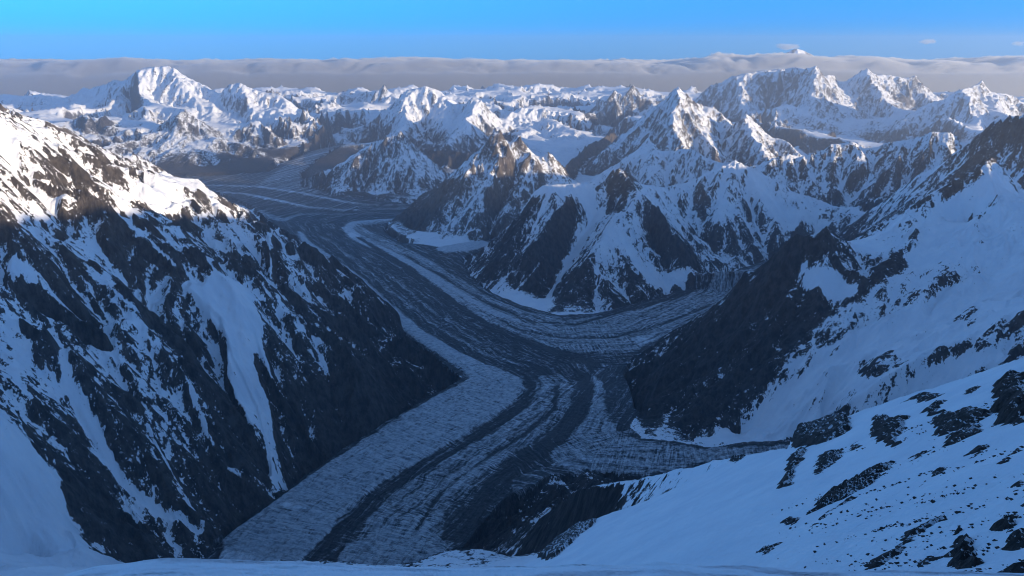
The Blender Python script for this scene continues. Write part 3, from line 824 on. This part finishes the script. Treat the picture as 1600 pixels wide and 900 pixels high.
def put(name, me, loc=(0, 0, 0), parent=None, **props):
    o = bpy.data.objects.new(name, me)
    COL.objects.link(o)
    o.location = loc
    if parent is not None:
        o.parent = parent
        o.location = (0, 0, 0)
    for k, v in props.items():
        o[k] = v
    return o

MINFO = {
 'left_wall': ('rock_wall', 'huge dark rock wall streaked with snow gullies filling the left side'),
 'lit_shoulder': ('snow_shoulder', 'sunlit rounded snow shoulder at the end of the left wall'),
 'rock_fins': ('rock_ridge', 'low jagged sunlit rock fins just behind the left snow crest'),
 'valley_tooth': ('rock_ridge', 'small dark rock tooth at the valley bend below the sunlit snow shoulder'),
 'snow_pyramid': ('snow_peak', 'fluted snow pyramid with a sharp white crest at the right edge'),
 'dark_buttress': ('rock_buttress', 'dark rock buttress with twin crags below the fluted snow pyramid'),
 'snow_ramp': ('snow_slope', 'broad snow ramp with broken ice running down beneath the dark buttress'),
 'right_snow_ridge': ('snow_ridge', 'high snow ridge entering from the right edge behind the snow pyramid'),
 'rock_ridge': ('rock_ridge', 'long dark jagged rock ridge in shade right of the central peak'),
 'central_peak': ('snow_peak', 'shaded central snow peak with dark ribs above the bend of the glacier'),
 'tower_peak': ('rock_peak', 'rocky peak with sunlit rust coloured towers behind the central snow peak'),
 'pyramid_peak': ('rock_peak', 'rock pyramid with one sunlit ridge standing over the glacier junction'),
 'far_left_massif': ('snow_massif', 'great sunlit snow massif with a sheer shaded edge, far left'),
 'left_foothill': ('mountain_spur', 'shaded rocky spur in front of the great snow massif'),
 'far_middle_peaks': ('mountain_range', 'small pointed peaks far behind the rock pyramid'),
 'dome_peak': ('snow_peak', 'sunlit snow dome with a trailing snow ridge in the middle distance'),
 'dark_far_peak': ('rock_peak', 'dark twin peak in haze left of the large sunlit peak'),
 'lit_peak': ('snow_peak', 'large pointed sunlit peak of pale rock and snow right of centre'),
 'spire_ridge': ('rock_ridge', 'ridge with a small sunlit spire below the large sunlit peak'),
 'cloud_wall': ('mountain_wall', 'broad hazy snow wall whose top runs into the cloud bank, right'),
 'far_right_peaks': ('mountain_range', 'hazy serrated peaks at the far right edge'),
 'horizon_peaks': ('mountain_range', 'faint distant peaks along the horizon under the cloud'),
 'near_flank': ('mountain_flank', 'dark rocky flank dropping to the glacier at bottom centre'),
}
CAT = {'rock_wall': 'mountain', 'snow_shoulder': 'mountain', 'rock_ridge': 'ridge', 'snow_peak': 'mountain', 'rock_buttress': 'mountain', 'snow_slope': 'slope', 'snow_ridge': 'ridge',
       'rock_peak': 'mountain', 'snow_massif': 'mountain', 'mountain_spur': 'ridge', 'mountain_range': 'mountains', 'mountain_wall': 'mountain', 'mountain_flank': 'slope'}
def components(reg):
    """label of the connected area each cell lies in (same value, sharing a side)"""
    lab = np.arange(reg.size).reshape(reg.shape)
    sv = reg[1:] == reg[:-1]; sh = reg[:, 1:] == reg[:, :-1]
    for _ in range(200):
        old = lab.copy()
        m = np.minimum(lab[1:], lab[:-1]); lab[1:] = np.where(sv, m, lab[1:]); lab[:-1] = np.where(sv, np.minimum(lab[:-1], m), lab[:-1])
        m = np.minimum(lab[:, 1:], lab[:, :-1]); lab[:, 1:] = np.where(sh, m, lab[:, 1:]); lab[:, :-1] = np.where(sh, np.minimum(lab[:, :-1], m), lab[:, :-1])
        lab = lab.ravel()[lab]
        if (lab == old).all():
            break
    return lab
# a small detached scrap of one massif goes to the massif beside it
reg = np.where(floor_mask, -1, MASS)[::st_, ::st_]
lab = components(reg)
big_ = {}
for r_, c_ in zip(*np.unique(lab, return_counts=True)):
    k_ = reg.ravel()[r_]
    if c_ > big_.get(k_, (0, 0))[0]:
        big_[k_] = (c_, r_)
low_m = MASS[::st_, ::st_].copy()
for r_ in np.unique(lab):
    k_ = reg.ravel()[r_]
    if k_ >= 0 and big_[k_][1] != r_:
        cells = np.argwhere(lab == r_)
        nb = [reg[a_, b_] for i_, j_ in cells[:40] for a_, b_ in ((i_ - 1, j_), (i_, j_ - 1)) if a_ >= 0 and b_ >= 0 and reg[a_, b_] not in (k_, -1)]
        if nb:
            low_m[cells[:, 0], cells[:, 1]] = nb[0]
MASS = np.repeat(np.repeat(low_m, st_, 0), st_, 1)[:NR, :NT]
cell_floor = (floor_mask.ravel())[CELL]
cell_mass = MASS.ravel()[CELL]
cell_band = BAND.ravel()[CELL]
cell_stroke = STROKE_ID.ravel()[CELL]
for k, m in enumerate(MASSIFS):
    sel = (~cell_floor) & (cell_mass == k)
    if sel.sum() < 20:
        continue
    name, label = MINFO[m]
    vs = VX[CELL[sel]]
    org = (float(vs[:, 0].mean()), float(vs[:, 1].mean()), float(vs[:, 2].min()))
    ids, cnt = np.unique(cell_stroke[sel], return_counts=True)
    parts = [(i, c) for i, c in zip(ids, cnt) if i > 0 and c > 120]
    piece = np.where(sel, 0, -1).reshape(NR - 1, NT - 1)
    for i, c in parts:
        piece[(sel & (cell_stroke == i)).reshape(piece.shape)] = i
    if parts:                                                       # keep every part and the body in one piece each
        r0, r1 = np.nonzero((piece >= 0).any(1))[0][[0, -1]]; c0, c1 = np.nonzero((piece >= 0).any(0))[0][[0, -1]]
        for turn in range(2):
            sub = piece[r0:r1 + 1, c0:c1 + 1]
            lab = components(sub)
            best_ = {}
            us_, cs_ = np.unique(lab, return_counts=True)
            for r_, c_ in zip(us_, cs_):
                v_ = sub.ravel()[r_]
                if c_ > best_.get(v_, (0, 0))[0]:
                    best_[v_] = (c_, r_)
            keep = {r_ for c_, r_ in best_.values()}
            for r_ in us_:
                v_ = sub.ravel()[r_]
                if v_ >= 0 and r_ not in keep:
                    m_ = lab == r_
                    if turn == 0 and v_ > 0:
                        sub[m_] = 0
                    elif turn == 1 and v_ == 0:                     # an enclosed scrap joins the part round it
                        i_, j_ = np.argwhere(m_)[0]
                        sub[m_] = sub[i_ - 1, j_] if i_ and sub[i_ - 1, j_] > 0 else (sub[i_, j_ - 1] if j_ and sub[i_, j_ - 1] > 0 else 0)
    piece = piece.ravel()
    body = sel & (piece == 0)
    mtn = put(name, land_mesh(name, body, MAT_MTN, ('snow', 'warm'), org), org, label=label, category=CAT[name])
    for i, c in [q_ for q_ in parts if (piece == q_[0]).sum() > 60]:          # gullies, snowfields and ribs that stand out on its faces
        if i >= 1000:
            pname = 'rock_face' if PATCHES[i - 1000][1] < 0 else 'snowfield'
        else:
            pts, w, dz, cov = STROKES[i - 1]
            pname = 'rock_rib' if cov < 0 else ('snow_gully' if max(w) < 75 else 'snowfield')
        put(pname, land_mesh(pname, piece == i, MAT_MTN, ('snow', 'warm'), org), parent=mtn)
sel = cell_floor & (cell_band == 0)
glacier = put('glacier', land_mesh('glacier', sel, MAT_ICE, ('ice', 'flow_across', 'flow_along'), (0, 0, 0)), kind='structure', label='winding valley glacier striped with grey debris and pale ice')
for k, (name, ice) in enumerate(BANDS):
    sel = cell_floor & (cell_band == k + 1)
    if sel.sum() < 5:
        continue
    put(name, land_mesh(name, sel, MAT_ICE, ('ice', 'flow_across', 'flow_along'), (0, 0, 0)), parent=glacier)
print('land', round(time.time() - T0, 1))

# ------------------------------------------------------------------ generic grid mesh
def grid_mesh(name, X, Y, Z, mat, attrs=None, origin=(0, 0, 0), closed_below=None):
    nr, nc = X.shape
    V = np.stack([X, Y, Z], -1).reshape(-1, 3) - np.array(origin)
    a, b = np.meshgrid(np.arange(nr - 1), np.arange(nc - 1), indexing='ij')
    v = a * nc + b
    q = np.stack([v, v + 1, v + nc + 1, v + nc], -1).reshape(-1, 4)
    if closed_below is not None:
        n = nr * nc
        W = V.copy(); W[:, 2] = (closed_below - origin[2]).reshape(-1) if isinstance(closed_below, np.ndarray) else closed_below - origin[2]
        V = np.concatenate([V, W])
        rim = np.concatenate([np.arange(nc), np.arange(1, nr) * nc + nc - 1, (nr - 1) * nc + np.arange(nc - 2, -1, -1), np.arange(nr - 2, 0, -1) * nc])
        r2 = np.roll(rim, -1)
        q = np.concatenate([q, q[:, ::-1] + n, np.stack([r2, rim, rim + n, r2 + n], -1)])
    me = bpy.data.meshes.new(name)
    me.vertices.add(len(V)); me.loops.add(q.size); me.polygons.add(len(q))
    me.vertices.foreach_set('co', V.astype(np.float32).ravel())
    me.loops.foreach_set('vertex_index', q.astype(np.int32).ravel())
    me.polygons.foreach_set('loop_start', np.arange(0, q.size, 4, dtype=np.int32))
    me.polygons.foreach_set('use_smooth', np.ones(len(q), bool))
    me.update(calc_edges=True)
    for k, arr in (attrs or {}).items():
        t = me.attributes.new(k, 'FLOAT', 'POINT')
        arr = arr.reshape(-1).astype(np.float32)
        t.data.foreach_set('value', np.concatenate([arr, arr]) if closed_below is not None else arr)
    me.materials.append(mat)
    return me

# ------------------------------------------------------------------ the mountain the viewer stands on, beside and behind the frame; its unseen ridges are shaped to throw the evening shadow
SHADE = [[(-200, -300, 0), (-700, -1700, 480), (-1500, -3200, 100)], [(0, -200, -30), (700, -900, -20), (2200, -700, -40), (3800, 100, -60), (5200, 1500, -120), (6600, 3200, -560), (6300, 4600, -800), (6000, 5600, -760), (7800, 5400, -790), (8800, 7200, -950), (9800, 8700, -1050), (11500, 9500, -1100)],
         [(0, -200, -30), (-1500, -1500, -300), (-4000, -2600, -900), (-7000, -2500, -1200)],
         [(-3600, 2600, -700), (-4200, 1200, -900), (-4500, -500, -1200)]]
th = np.radians(np.linspace(42.5, 317.5, 260))
rr = np.exp(np.linspace(math.log(8), math.log(19500), 170))
X, Y = rr[:, None] * np.sin(th)[None], rr[:, None] * np.cos(th)[None]
Z = np.full(X.shape, 4800.0)
for pts in SHADE:
    P = np.array(pts, float); P[:, 2] += ZC
    for a, b in zip(P[:-1], P[1:]):
        d = b - a
        t = np.clip(((X - a[0]) * d[0] + (Y - a[1]) * d[1]) / (d[0] ** 2 + d[1] ** 2), 0, 1)
        Z = np.maximum(Z, a[2] + d[2] * t - .85 * np.hypot(X - a[0] - t * d[0], Y - a[1] - t * d[1]))
Z += fbm(X / 900, Y / 900, 5, 91, ridged=True) * 110 * sstep(100, 2500, rr)[:, None]
sd = .9 * X - .44 * Y                                # distance towards the sun; the unseen bank is added to shade the snow lip
bank = ZC - 2.3 + .23 * np.clip(sd - 25, 0, 110) - .8 * np.clip(Y - 1, 0, 1e5) - .6 * np.clip(-sd, 0, 1e5) - .7 * np.clip(rr[:, None] - 150, 0, 1e5)
Z = np.where(rr[:, None] < 150, np.minimum(Z, ZC - 30), Z)
Z = np.maximum(Z, bank)
put('mountain_flank', grid_mesh('mountain_flank', X, Y, Z, MAT_MTN, {'snow': np.full(X.shape, .75), 'warm': np.full(X.shape, .2)}),
    label='unseen mountain ridge beside and behind the viewer, shaped to cast the evening shadow', category='mountain')

# ------------------------------------------------------------------ near snow slope with rock outcrops, lower right
PA, PB, PC = .61, -.74, -80.0
def on_slope(u, v):
    x, y, z = ray(u, v)
    s = PC / (z - PA * x - PB * y)
    return x * s, y * s, ZC + z * s
EDGE = [on_slope(*p) for p in [(835, 876), (905, 819), (1010, 782), (1080, 751), (1150, 716), (1230, 701), (1245, 672), (1330, 648), (1450, 606), (1600, 556), (1750, 500), (1900, 440)]]
eth = np.array([math.atan2(e[0], e[1]) for e in EDGE]); er = np.array([math.hypot(e[0], e[1]) for e in EDGE])
def slope_z(X, Y):
    th, r = np.arctan2(X, Y), np.hypot(X, Y)
    rc = np.interp(th, eth, er) * (1 + fbm(th * 40, th * 0 + 3.3, 3, 61) * .012)
    z = PA * X + PB * Y + PC
    over = r - rc
    z = z - np.where(over > 0, .9 * over + 3 * (1 - np.exp(-np.maximum(over, 0) / 6)), 0)
    along = X * .77 + Y * .63                       # across the fall line
    down = -X * .63 + Y * .77
    z += fbm(X / 120, Y / 120, 3, 71) * 7 + fbm(along / 30, down / 140, 3, 73) * 2.6 + fbm(X / 14, Y / 14, 3, 75) * .5
    c0, c1 = np.array(on_slope(1000, 797)[:2]), np.array(on_slope(1136, 742)[:2])          # crack running across the open snow
    cd = (c1 - c0) / np.hypot(*(c1 - c0))
    t = (X - c0[0]) * cd[0] + (Y - c0[1]) * cd[1]; d = (X - c0[0]) * cd[1] - (Y - c0[1]) * cd[0] + fbm(t / 25, t * 0, 3, 66) * 4
    L = np.hypot(*(c1 - c0))
    z -= 2.6 * np.exp(-(d / 2.2) ** 2) * sstep(-10, 10, t) * sstep(L + 10, L - 10, t) * sstep(-.25, .15, fbm(t / 14, t * 0 + 7, 2, 67))
    return z + ZC
th = np.radians(np.linspace(-3, 45, 520)); rr = np.exp(np.linspace(math.log(70), math.log(1250), 420))
X, Y = rr[:, None] * np.sin(th)[None], rr[:, None] * np.cos(th)[None]
def snow_material():
    m, nt, bs = new_mat('wind_packed_snow')
    b = NB(nt)
    pos = b.n('ShaderNodeNewGeometry').outputs['Position']
    big = b.noise(pos, .02, 4, .55)
    b.l(b.mix(b.rng(big, .3, .7), (.80, .82, .86), (.89, .90, .92)), bs.inputs['Base Color'])
    bs.inputs['Roughness'].default_value = .8
    bs.inputs['Specular IOR Level'].default_value = .2
    n = b.bump(b.noise(pos, .05, 6, .6), 5.0, .8)
    wind = b.n('ShaderNodeMapping'); wind.inputs['Rotation'].default_value = (0, 0, .9); wind.inputs['Scale'].default_value = (.05, .35, .2)
    b.l(pos, wind.inputs[0])
    n = b.bump(b.noise(wind.outputs[0], 1.0, 6, .65), 1.6, .9, n)
    n = b.bump(b.noise(pos, 3.0, 5, .6), .11, .7, n)
    n = b.bump(b.noise(pos, 22.0, 4, .6), .014, .6, n)
    b.l(n, bs.inputs['Normal'])
    return m
MAT_SNOW = snow_material()
put('snow_slope', grid_mesh('snow_slope', X, Y, slope_z(X, Y), MAT_SNOW), label='near steep snow slope dotted with dark rock outcrops, lower right', category='slope')

def outcrop_material():
    m, nt, bs = new_mat('dark_outcrop_rock')
    b = NB(nt)
    g = b.n('ShaderNodeNewGeometry')
    sep = b.n('ShaderNodeSeparateXYZ')
    b.l(g.outputs['Normal'], sep.inputs[0])
    n1 = b.noise(g.outputs['Position'], .35, 5, .6)
    n2 = b.noise(g.outputs['Position'], .9, 4, .6)
    cov = b.math('ADD', b.math('MULTIPLY', sep.outputs[2], .9), b.math('MULTIPLY', b.math('SUBTRACT', n2, .5), 1.1))
    cov = b.rng(b.math('SUBTRACT', cov, b.math('MULTIPLY', b.attr('crag'), .35)), .46, .56)
    rock = b.mix(b.rng(n1, .35, .65), (.016, .014, .014), (.055, .045, .040))
    b.l(b.mix(cov, rock, (.78, .80, .84)), bs.inputs['Base Color'])
    bs.inputs['Roughness'].default_value = .85
    b.l(b.bump(b.noise(g.outputs['Position'], .5, 7, .7), 3.0, 1.0), bs.inputs['Normal'])
    return m
MAT_ROCK = outcrop_material()
import bmesh
_b = bmesh.new(); bmesh.ops.create_icosphere(_b, subdivisions=2, radius=1)
ICO_V = np.array([v.co[:] for v in _b.verts]); ICO_F = np.array([[v.index for v in f.verts] for f in _b.faces]); _b.free()
def outcrop(label, px, height, seed):
    """crumbling rock standing out of the snow inside a ring of photo points on the slope"""
    P = np.array([on_slope(*p) for p in px])
    org = P.mean(0)
    d_ = np.array([-.63, .77]); a_ = np.array([.77, .63])          # down and across the fall line
    q = np.stack([(P[:, :2] - org[:2]) @ a_, (P[:, :2] - org[:2]) @ d_], 1)
    lo, hi = q.min(0) - 8, q.max(0) + 8
    st = max(.8, math.sqrt((hi[0] - lo[0]) * (hi[1] - lo[1]) / 9000.0))
    A, D = np.meshgrid(np.arange(lo[0], hi[0], st), np.arange(lo[1], hi[1], st))
    X = org[0] + A * a_[0] + D * d_[0]; Y = org[1] + A * a_[1] + D * d_[1]
    jx = fbm(X / 16, Y / 16, 3, seed + 3) * 7; jy = fbm(X / 16, Y / 16, 3, seed + 5) * 7
    dist = np.full(X.shape, 1e9)
    for k in range(len(P)):                                        # distance to the ring
        a, b = P[k, :2], P[(k + 1) % len(P), :2]
        d = b - a
        t = np.clip(((X + jx - a[0]) * d[0] + (Y + jy - a[1]) * d[1]) / max(d @ d, 1e-3), 0, 1)
        dist = np.minimum(dist, np.hypot(X + jx - a[0] - t * d[0], Y + jy - a[1] - t * d[1]))
    dist = np.where(inside(X + jx, Y + jy, [tuple(p) for p in P]), dist, -dist)
    m = sstep(-6, 9, dist)
    crag = fbm(A / 7 + jx / 12, D / 12, 4, seed, gain=.65, ridged=True) * .75 + fbm(A / 22, D / 34, 3, seed + 9) * .9
    step = np.round(crag * 4) / 4 * .5 + crag * .5                 # ledges
    h = 1.25 * height * (step - 1.25 + m * (1.0 + .06 * height))
    Z = slope_z(X, Y) + np.clip(h, -1.5, height)
    me = grid_mesh('rock_outcrop', X, Y, Z, MAT_ROCK, {'crag': np.clip(.5 + crag * .5, 0, 1)}, origin=tuple(org))
    me.polygons.foreach_set('use_smooth', np.zeros(len(me.polygons), bool))
    put('rock_outcrop', me, tuple(org), label=label, category='rock', group='rock outcrops on the near snow slope')
OUTCROPS = [
    ('blocky black outcrop on the slope crest above the smooth snow', [(1232, 700), (1238, 672), (1270, 662), (1325, 650), (1332, 668), (1290, 690), (1262, 695)], 9),
    ('broken rocks trailing below the blocky crest outcrop', [(1236, 705), (1262, 702), (1245, 740), (1240, 762), (1208, 778), (1222, 742)], 6),
    ('rocky band on the slope right of the blocky crest outcrop', [(1358, 655), (1375, 648), (1420, 655), (1412, 690), (1400, 712), (1380, 700), (1362, 690)], 6),
    ('scattered rocks running down to a notch below the rocky band', [(1385, 715), (1402, 716), (1390, 742), (1330, 775), (1255, 806), (1290, 770), (1340, 745)], 5),
    ('rocks strewn between the blocky outcrop and the rocky band', [(1275, 715), (1300, 705), (1330, 700), (1300, 735), (1270, 750)], 4),
    ('small squarish black rock standing alone in the middle of the slope', [(1226, 808), (1244, 803), (1262, 806), (1245, 825), (1228, 830)], 5),
    ('trail of rocks below the squarish rock ending at the snow lip', [(1205, 845), (1222, 838), (1210, 865), (1175, 888), (1168, 880)], 4),
    ('large dark outcrop at the right edge high on the slope', [(1545, 610), (1575, 590), (1615, 585), (1615, 660), (1580, 675), (1550, 660)], 8),
    ('rocks spreading left of the large right-edge outcrop', [(1440, 640), (1470, 628), (1490, 650), (1540, 640), (1545, 668), (1480, 700), (1455, 680)], 5),
    ('thin line of stones across the upper snow of the slope', [(1405, 628), (1450, 612), (1490, 612), (1440, 632)], 3.5),
    ('long streak of stones slanting down the middle of the slope', [(1480, 718), (1492, 722), (1450, 762), (1412, 795), (1420, 772)], 3.2),
    ('faint streak of stones near the right edge of the slope', [(1592, 700), (1600, 712), (1560, 745), (1530, 760), (1545, 738)], 3),
    ('lower streak of rocks slanting towards the bottom edge', [(1500, 790), (1512, 800), (1440, 838), (1395, 872), (1340, 895), (1345, 880), (1405, 832)], 3.2),
    ('big snow-capped black rock mass in the bottom right corner', [(1480, 830), (1510, 815), (1545, 822), (1540, 850), (1525, 885), (1500, 888), (1482, 865)], 7),
    ('rock cluster above the bottom right rock mass', [(1545, 805), (1575, 795), (1610, 770), (1615, 830), (1580, 850), (1552, 830)], 5.5),
    ('jagged rocks at the bottom right edge of the picture', [(1555, 880), (1590, 850), (1620, 850), (1620, 905), (1560, 905)], 4.5),
    ('few single stones on the smooth snow left of the slope', [(1168, 808), (1185, 795), (1190, 800), (1176, 812)], 2.2),
    ('small stones beside the long streak on the open snow', [(1338, 805), (1352, 800), (1356, 810), (1344, 815)], 3),
    ('dark rocks along the lower left end of the slope crest', [(838, 872), (865, 842), (905, 820), (935, 812), (900, 842), (862, 876)], 9),
    ('little rock knob on the snow crest left of the blocky outcrop', [(1136, 722), (1150, 713), (1166, 713), (1150, 724)], 6),
]
OUTCROPS += [
    ('short streak of stones below the crest left of the rocky band', [(1335, 690), (1350, 682), (1345, 700), (1318, 720), (1322, 706)], 3.2),
    ('slanting stones under the rocky band in open snow', [(1440, 700), (1452, 700), (1425, 725), (1402, 748), (1412, 728)], 3.2),
    ('thin stone streak between the squarish rock and the long streak', [(1325, 775), (1338, 776), (1290, 812), (1262, 825), (1280, 806)], 3.0),
    ('speckled stones near the bottom edge right of the rock trail', [(1235, 868), (1255, 858), (1252, 872), (1222, 892), (1222, 884)], 2.6),
    ('dark stones above the lower streak near the bottom edge', [(1370, 832), (1398, 812), (1402, 822), (1372, 850), (1345, 862)], 3.0),
    ('stones high on the slope right of the thin stone line', [(1500, 615), (1530, 602), (1535, 612), (1508, 626)], 3.5),
    ('stones below the spread of rocks near the right edge', [(1500, 712), (1545, 690), (1560, 694), (1520, 722)], 3.2),
    ('small rocks between the lower streak and the bottom right rock mass', [(1440, 860), (1470, 842), (1474, 856), (1448, 880), (1425, 892)], 3.0),
    ('stones at the right edge above the corner rocks', [(1560, 765), (1600, 740), (1608, 750), (1570, 780)], 3.0),
]
for k, (lab, px, hgt) in enumerate(OUTCROPS):
    outcrop(lab, px, hgt, 300 + 20 * k)

# small stones peppering the snow in streaks down the fall line
rg = np.random.default_rng(90)
SV, SF = [], []
TET = np.array([(1, .1, -.3), (-.6, .9, -.4), (-.5, -.8, -.3), (.1, .2, .8), (.5, -.6, .5)]); TF = np.array([(0, 1, 3), (1, 2, 3), (2, 4, 3), (4, 0, 3), (0, 4, 2), (0, 2, 1)])
for k in range(60):
    u, v = rg.uniform(1150, 1640), rg.uniform(600, 900)
    if v < 905 - (u - 835) * .43 + 25 or rg.random() > sstep(1150, 1480, u) + .12:
        continue
    x0_, y0_, _z = on_slope(u, v)
    for q in range(int(rg.integers(8, 60))):
        t = rg.normal(0, 16)
        x, y = x0_ - .63 * t + rg.normal(0, 1.5), y0_ + .77 * t + rg.normal(0, 1.5)
        s = min(rg.lognormal(-.6, .6), 1.1) * (.5 + math.hypot(x, y) / 1000)
        v_ = (TET + rg.normal(0, .18, TET.shape)) * s * np.array([1, 1.2, .8])
        v_ = v_ + np.array([x, y, float(slope_z(np.array([x]), np.array([y]))[0])])
        SF.append(TF + 5 * len(SV)); SV.append(v_)
SV = np.concatenate(SV); SF = np.concatenate(SF)
me = bpy.data.meshes.new('scattered_stones'); me.from_pydata(SV.tolist(), [], SF.tolist())
at_ = me.attributes.new('crag', 'FLOAT', 'POINT'); at_.data.foreach_set('value', np.full(len(SV), .9, np.float32))
me.materials.append(MAT_ROCK)
put('scattered_stones', me, kind='stuff', label='small dark stones peppered over the near snow slope')

# ------------------------------------------------------------------ snow lip at the viewer's feet
LIP = np.array([(-500, 990), (-200, 960), (0, 925), (80, 902), (150, 884), (250, 876), (340, 873), (430, 876), (560, 884), (700, 886), (850, 884), (980, 882), (1030, 877), (1100, 884), (1250, 889), (1600, 893), (2100, 897)], float)
us = np.linspace(-500, 2100, 300); vs = np.interp(us, LIP[:, 0], LIP[:, 1])
vs = vs + fbm(us / 60, us * 0, 4, 5) * 2.2
prof = np.concatenate([np.linspace(.2, 1, 60), 1 + np.linspace(.01, .5, 25) ** 1.2])
X = np.zeros((len(prof), len(us))); Y = X.copy(); Z = X.copy()
for k, (u, v) in enumerate(zip(us, vs)):
    x, y, z = at(u, v, .0027)
    for i, p in enumerate(prof):
        X[i, k], Y[i, k] = x * (1 if p > .6 else (.6 + (p - .2) * 1.0)), y * p
        Z[i, k] = (ZC - 1.72 + (z - ZC + 1.72) * min(p, 1) ** 1.6) - (max(p - 1, 0) * 2.7) * 1.6
Z += fbm(X * 1.6, Y * 2.6, 4, 15) * .035 * np.clip((prof - .25) * 2, 0, 1)[:, None] * (prof < 1.02)[:, None]
put('snow_lip', grid_mesh('snow_lip', X, Y, Z, MAT_SNOW), kind='structure', label='wind packed snow edge along the bottom of the picture')

# ------------------------------------------------------------------ clouds beyond the haze
def cloud_material(name, dens, col):
    m = bpy.data.materials.new(name); m.use_nodes = True
    nt = m.node_tree
    nt.nodes.remove(nt.nodes['Principled BSDF'])
    pv = nt.nodes.new('ShaderNodeVolumePrincipled')
    pv.inputs['Color'].default_value = (*col, 1)
    pv.inputs['Density'].default_value = dens
    pv.inputs['Anisotropy'].default_value = .2
    nt.links.new(pv.outputs[0], nt.nodes['Material Output'].inputs['Volume'])
    return m
MAT_CLOUD = cloud_material('cloud_vapour', .002, (.97, .95, .91))
RE = 6371000.0
yy = np.exp(np.linspace(math.log(47200), math.log(170000), 150)); aa = np.linspace(-.95, .95, 420)
X, Y = yy[:, None] * aa[None], yy[:, None] * np.ones((1, len(aa)))
rim = sstep(0, 1, (yy - 47200) / 2600)[:, None]
bw = fbm(X / 14000, Y / 14000, 4, 200) * 9000
bil = 1 - np.abs(fbm((X + 2 * bw) / 8200, (Y + bw) / 9000, 5, 201, gain=.62)) * 2.2
big = fbm((X - bw) / 15000, Y / 26000, 4, 209, gain=.6)
lumps = (np.clip(bil, -.5, 1) - .5) * 800 + big * 1000 + np.maximum(fbm((X + bw) / 1300, (Y - bw) / 2000, 4, 207, gain=.65), -.1) * (240 + 800 * sstep(.02, .45, fbm((X - 2 * bw) / 11000, Y / 20000, 3, 213))) - 380 * sstep(54000, 66000, Y)
top = 6920 + 240 * np.exp(-((X / Y - .33) / .12) ** 2) + lumps * (.4 + .6 * rim) - (1 - rim) * 500 - Y ** 2 / (2 * RE)
bot = np.minimum(3900 + fbm(X / 6000, Y / 6000, 3, 203) * 300 - Y ** 2 / (2 * RE), top - 100)
put('cloud_bank', grid_mesh('cloud_bank', X, Y, top, MAT_CLOUD, closed_below=bot), label='long grey cloud bank lying along the whole horizon', category='cloud')
MAT_WISP = cloud_material('thin_cloud_vapour', .0012, (.9, .92, .96))
def wisp(label, u, v, w, h, km, seed):
    c = np.array(at(u, v, km)); s = km * 1000 / F_PX
    _b = bmesh.new(); bmesh.ops.create_icosphere(_b, subdivisions=4, radius=1)
    for vt in _b.verts:
        p = np.array(vt.co)
        k = 1 + .9 * float(fbm(np.array([p[0] * 1.7 + seed]), np.array([p[2] * 1.7 + p[1]]), 4, seed)[0])
        vt.co = (p[0] * k * w * s / 2, p[1] * k * w * s / 3, p[2] * k * h * s / 2)
    me = bpy.data.meshes.new('cloud'); _b.to_mesh(me); _b.free()
    me.polygons.foreach_set('use_smooth', np.ones(len(me.polygons), bool))
    me.materials.append(MAT_WISP)
    put('cloud', me, tuple(c), label=label, category='cloud', group='small clouds above the cloud bank')
wisp('small dark cloud puff beside the summit above the cloud bank', 1230, 73, 34, 9, 56, 3)
wisp('thin cloud scrap low in the sky towards the right', 1450, 65, 26, 7, 56, 5)
wisp('tiny cloud scrap at the right edge of the sky', 1590, 68, 18, 7, 56, 8)
# summit standing out of the cloud
uu = np.linspace(1190, 1310, 121)
prof_v = np.interp(uu, [1190, 1212, 1228, 1238, 1245, 1250, 1258, 1268, 1285, 1310], [104, 93, 84, 78.5, 76, 78, 81, 86, 94, 106]) + fbm(uu / 9, uu * 0, 3, 88) * 1.2
X = np.zeros((61, 121)); Y = X.copy(); Z = X.copy()
for i, f in enumerate(np.linspace(-1, 1, 61)):
    for k, (u, v) in enumerate(zip(uu, prof_v)):
        x, y, z = at(u, v, 62)
        X[i, k], Y[i, k], Z[i, k] = x, y + f * 2600, z - abs(f) * 2300
Z += fbm(X / 420, Y / 420, 4, 89, ridged=True) * 60
put('mountain_summit', grid_mesh('mountain_summit', X, Y, Z, MAT_MTN, {'snow': np.clip(.55 + fbm(X / 500, Y / 500, 3, 90) * .9, 0, 1), 'warm': np.full(X.shape, .6)}),
    label='tiny summit poking out above the cloud bank', category='mountain')

# ------------------------------------------------------------------ low ground under it all
gxs, gys = np.meshgrid(np.linspace(-33900, 33900, 60), np.linspace(-20400, 46400, 60))
put('ground', grid_mesh('ground', gxs, gys, 4100 + fbm(gxs / 5000, gys / 5000, 3, 400) * 60, MAT_MTN, {'snow': np.full(gxs.shape, .6), 'warm': np.full(gxs.shape, .3)}), kind='structure')

# ------------------------------------------------------------------ haze
hz = bpy.data.meshes.new('haze')
_b = bmesh.new(); bmesh.ops.create_cube(_b, size=1)
x0, x1, y0, y1, z0, z1 = -34000, 34000, -20500, 46500, 3900, 8480
for vt in _b.verts:
    vt.co = (x0 + (vt.co.x + .5) * (x1 - x0), y0 + (vt.co.y + .5) * (y1 - y0), z0 + (vt.co.z + .5) * (z1 - z0))
_b.to_mesh(hz); _b.free()
mh = bpy.data.materials.new('air'); mh.use_nodes = True
nt = mh.node_tree
nt.nodes.remove(nt.nodes['Principled BSDF'])
pv = nt.nodes.new('ShaderNodeVolumePrincipled')
pv.inputs['Color'].default_value = (.78, .88, 1.0, 1)
pv.inputs['Density'].default_value = 1.25e-5
pv.inputs['Anisotropy'].default_value = .4
nt.links.new(pv.outputs[0], nt.nodes['Material Output'].inputs['Volume'])
hz.materials.append(mh)
put('haze', hz, kind='stuff')
print('all', round(time.time() - T0, 1))
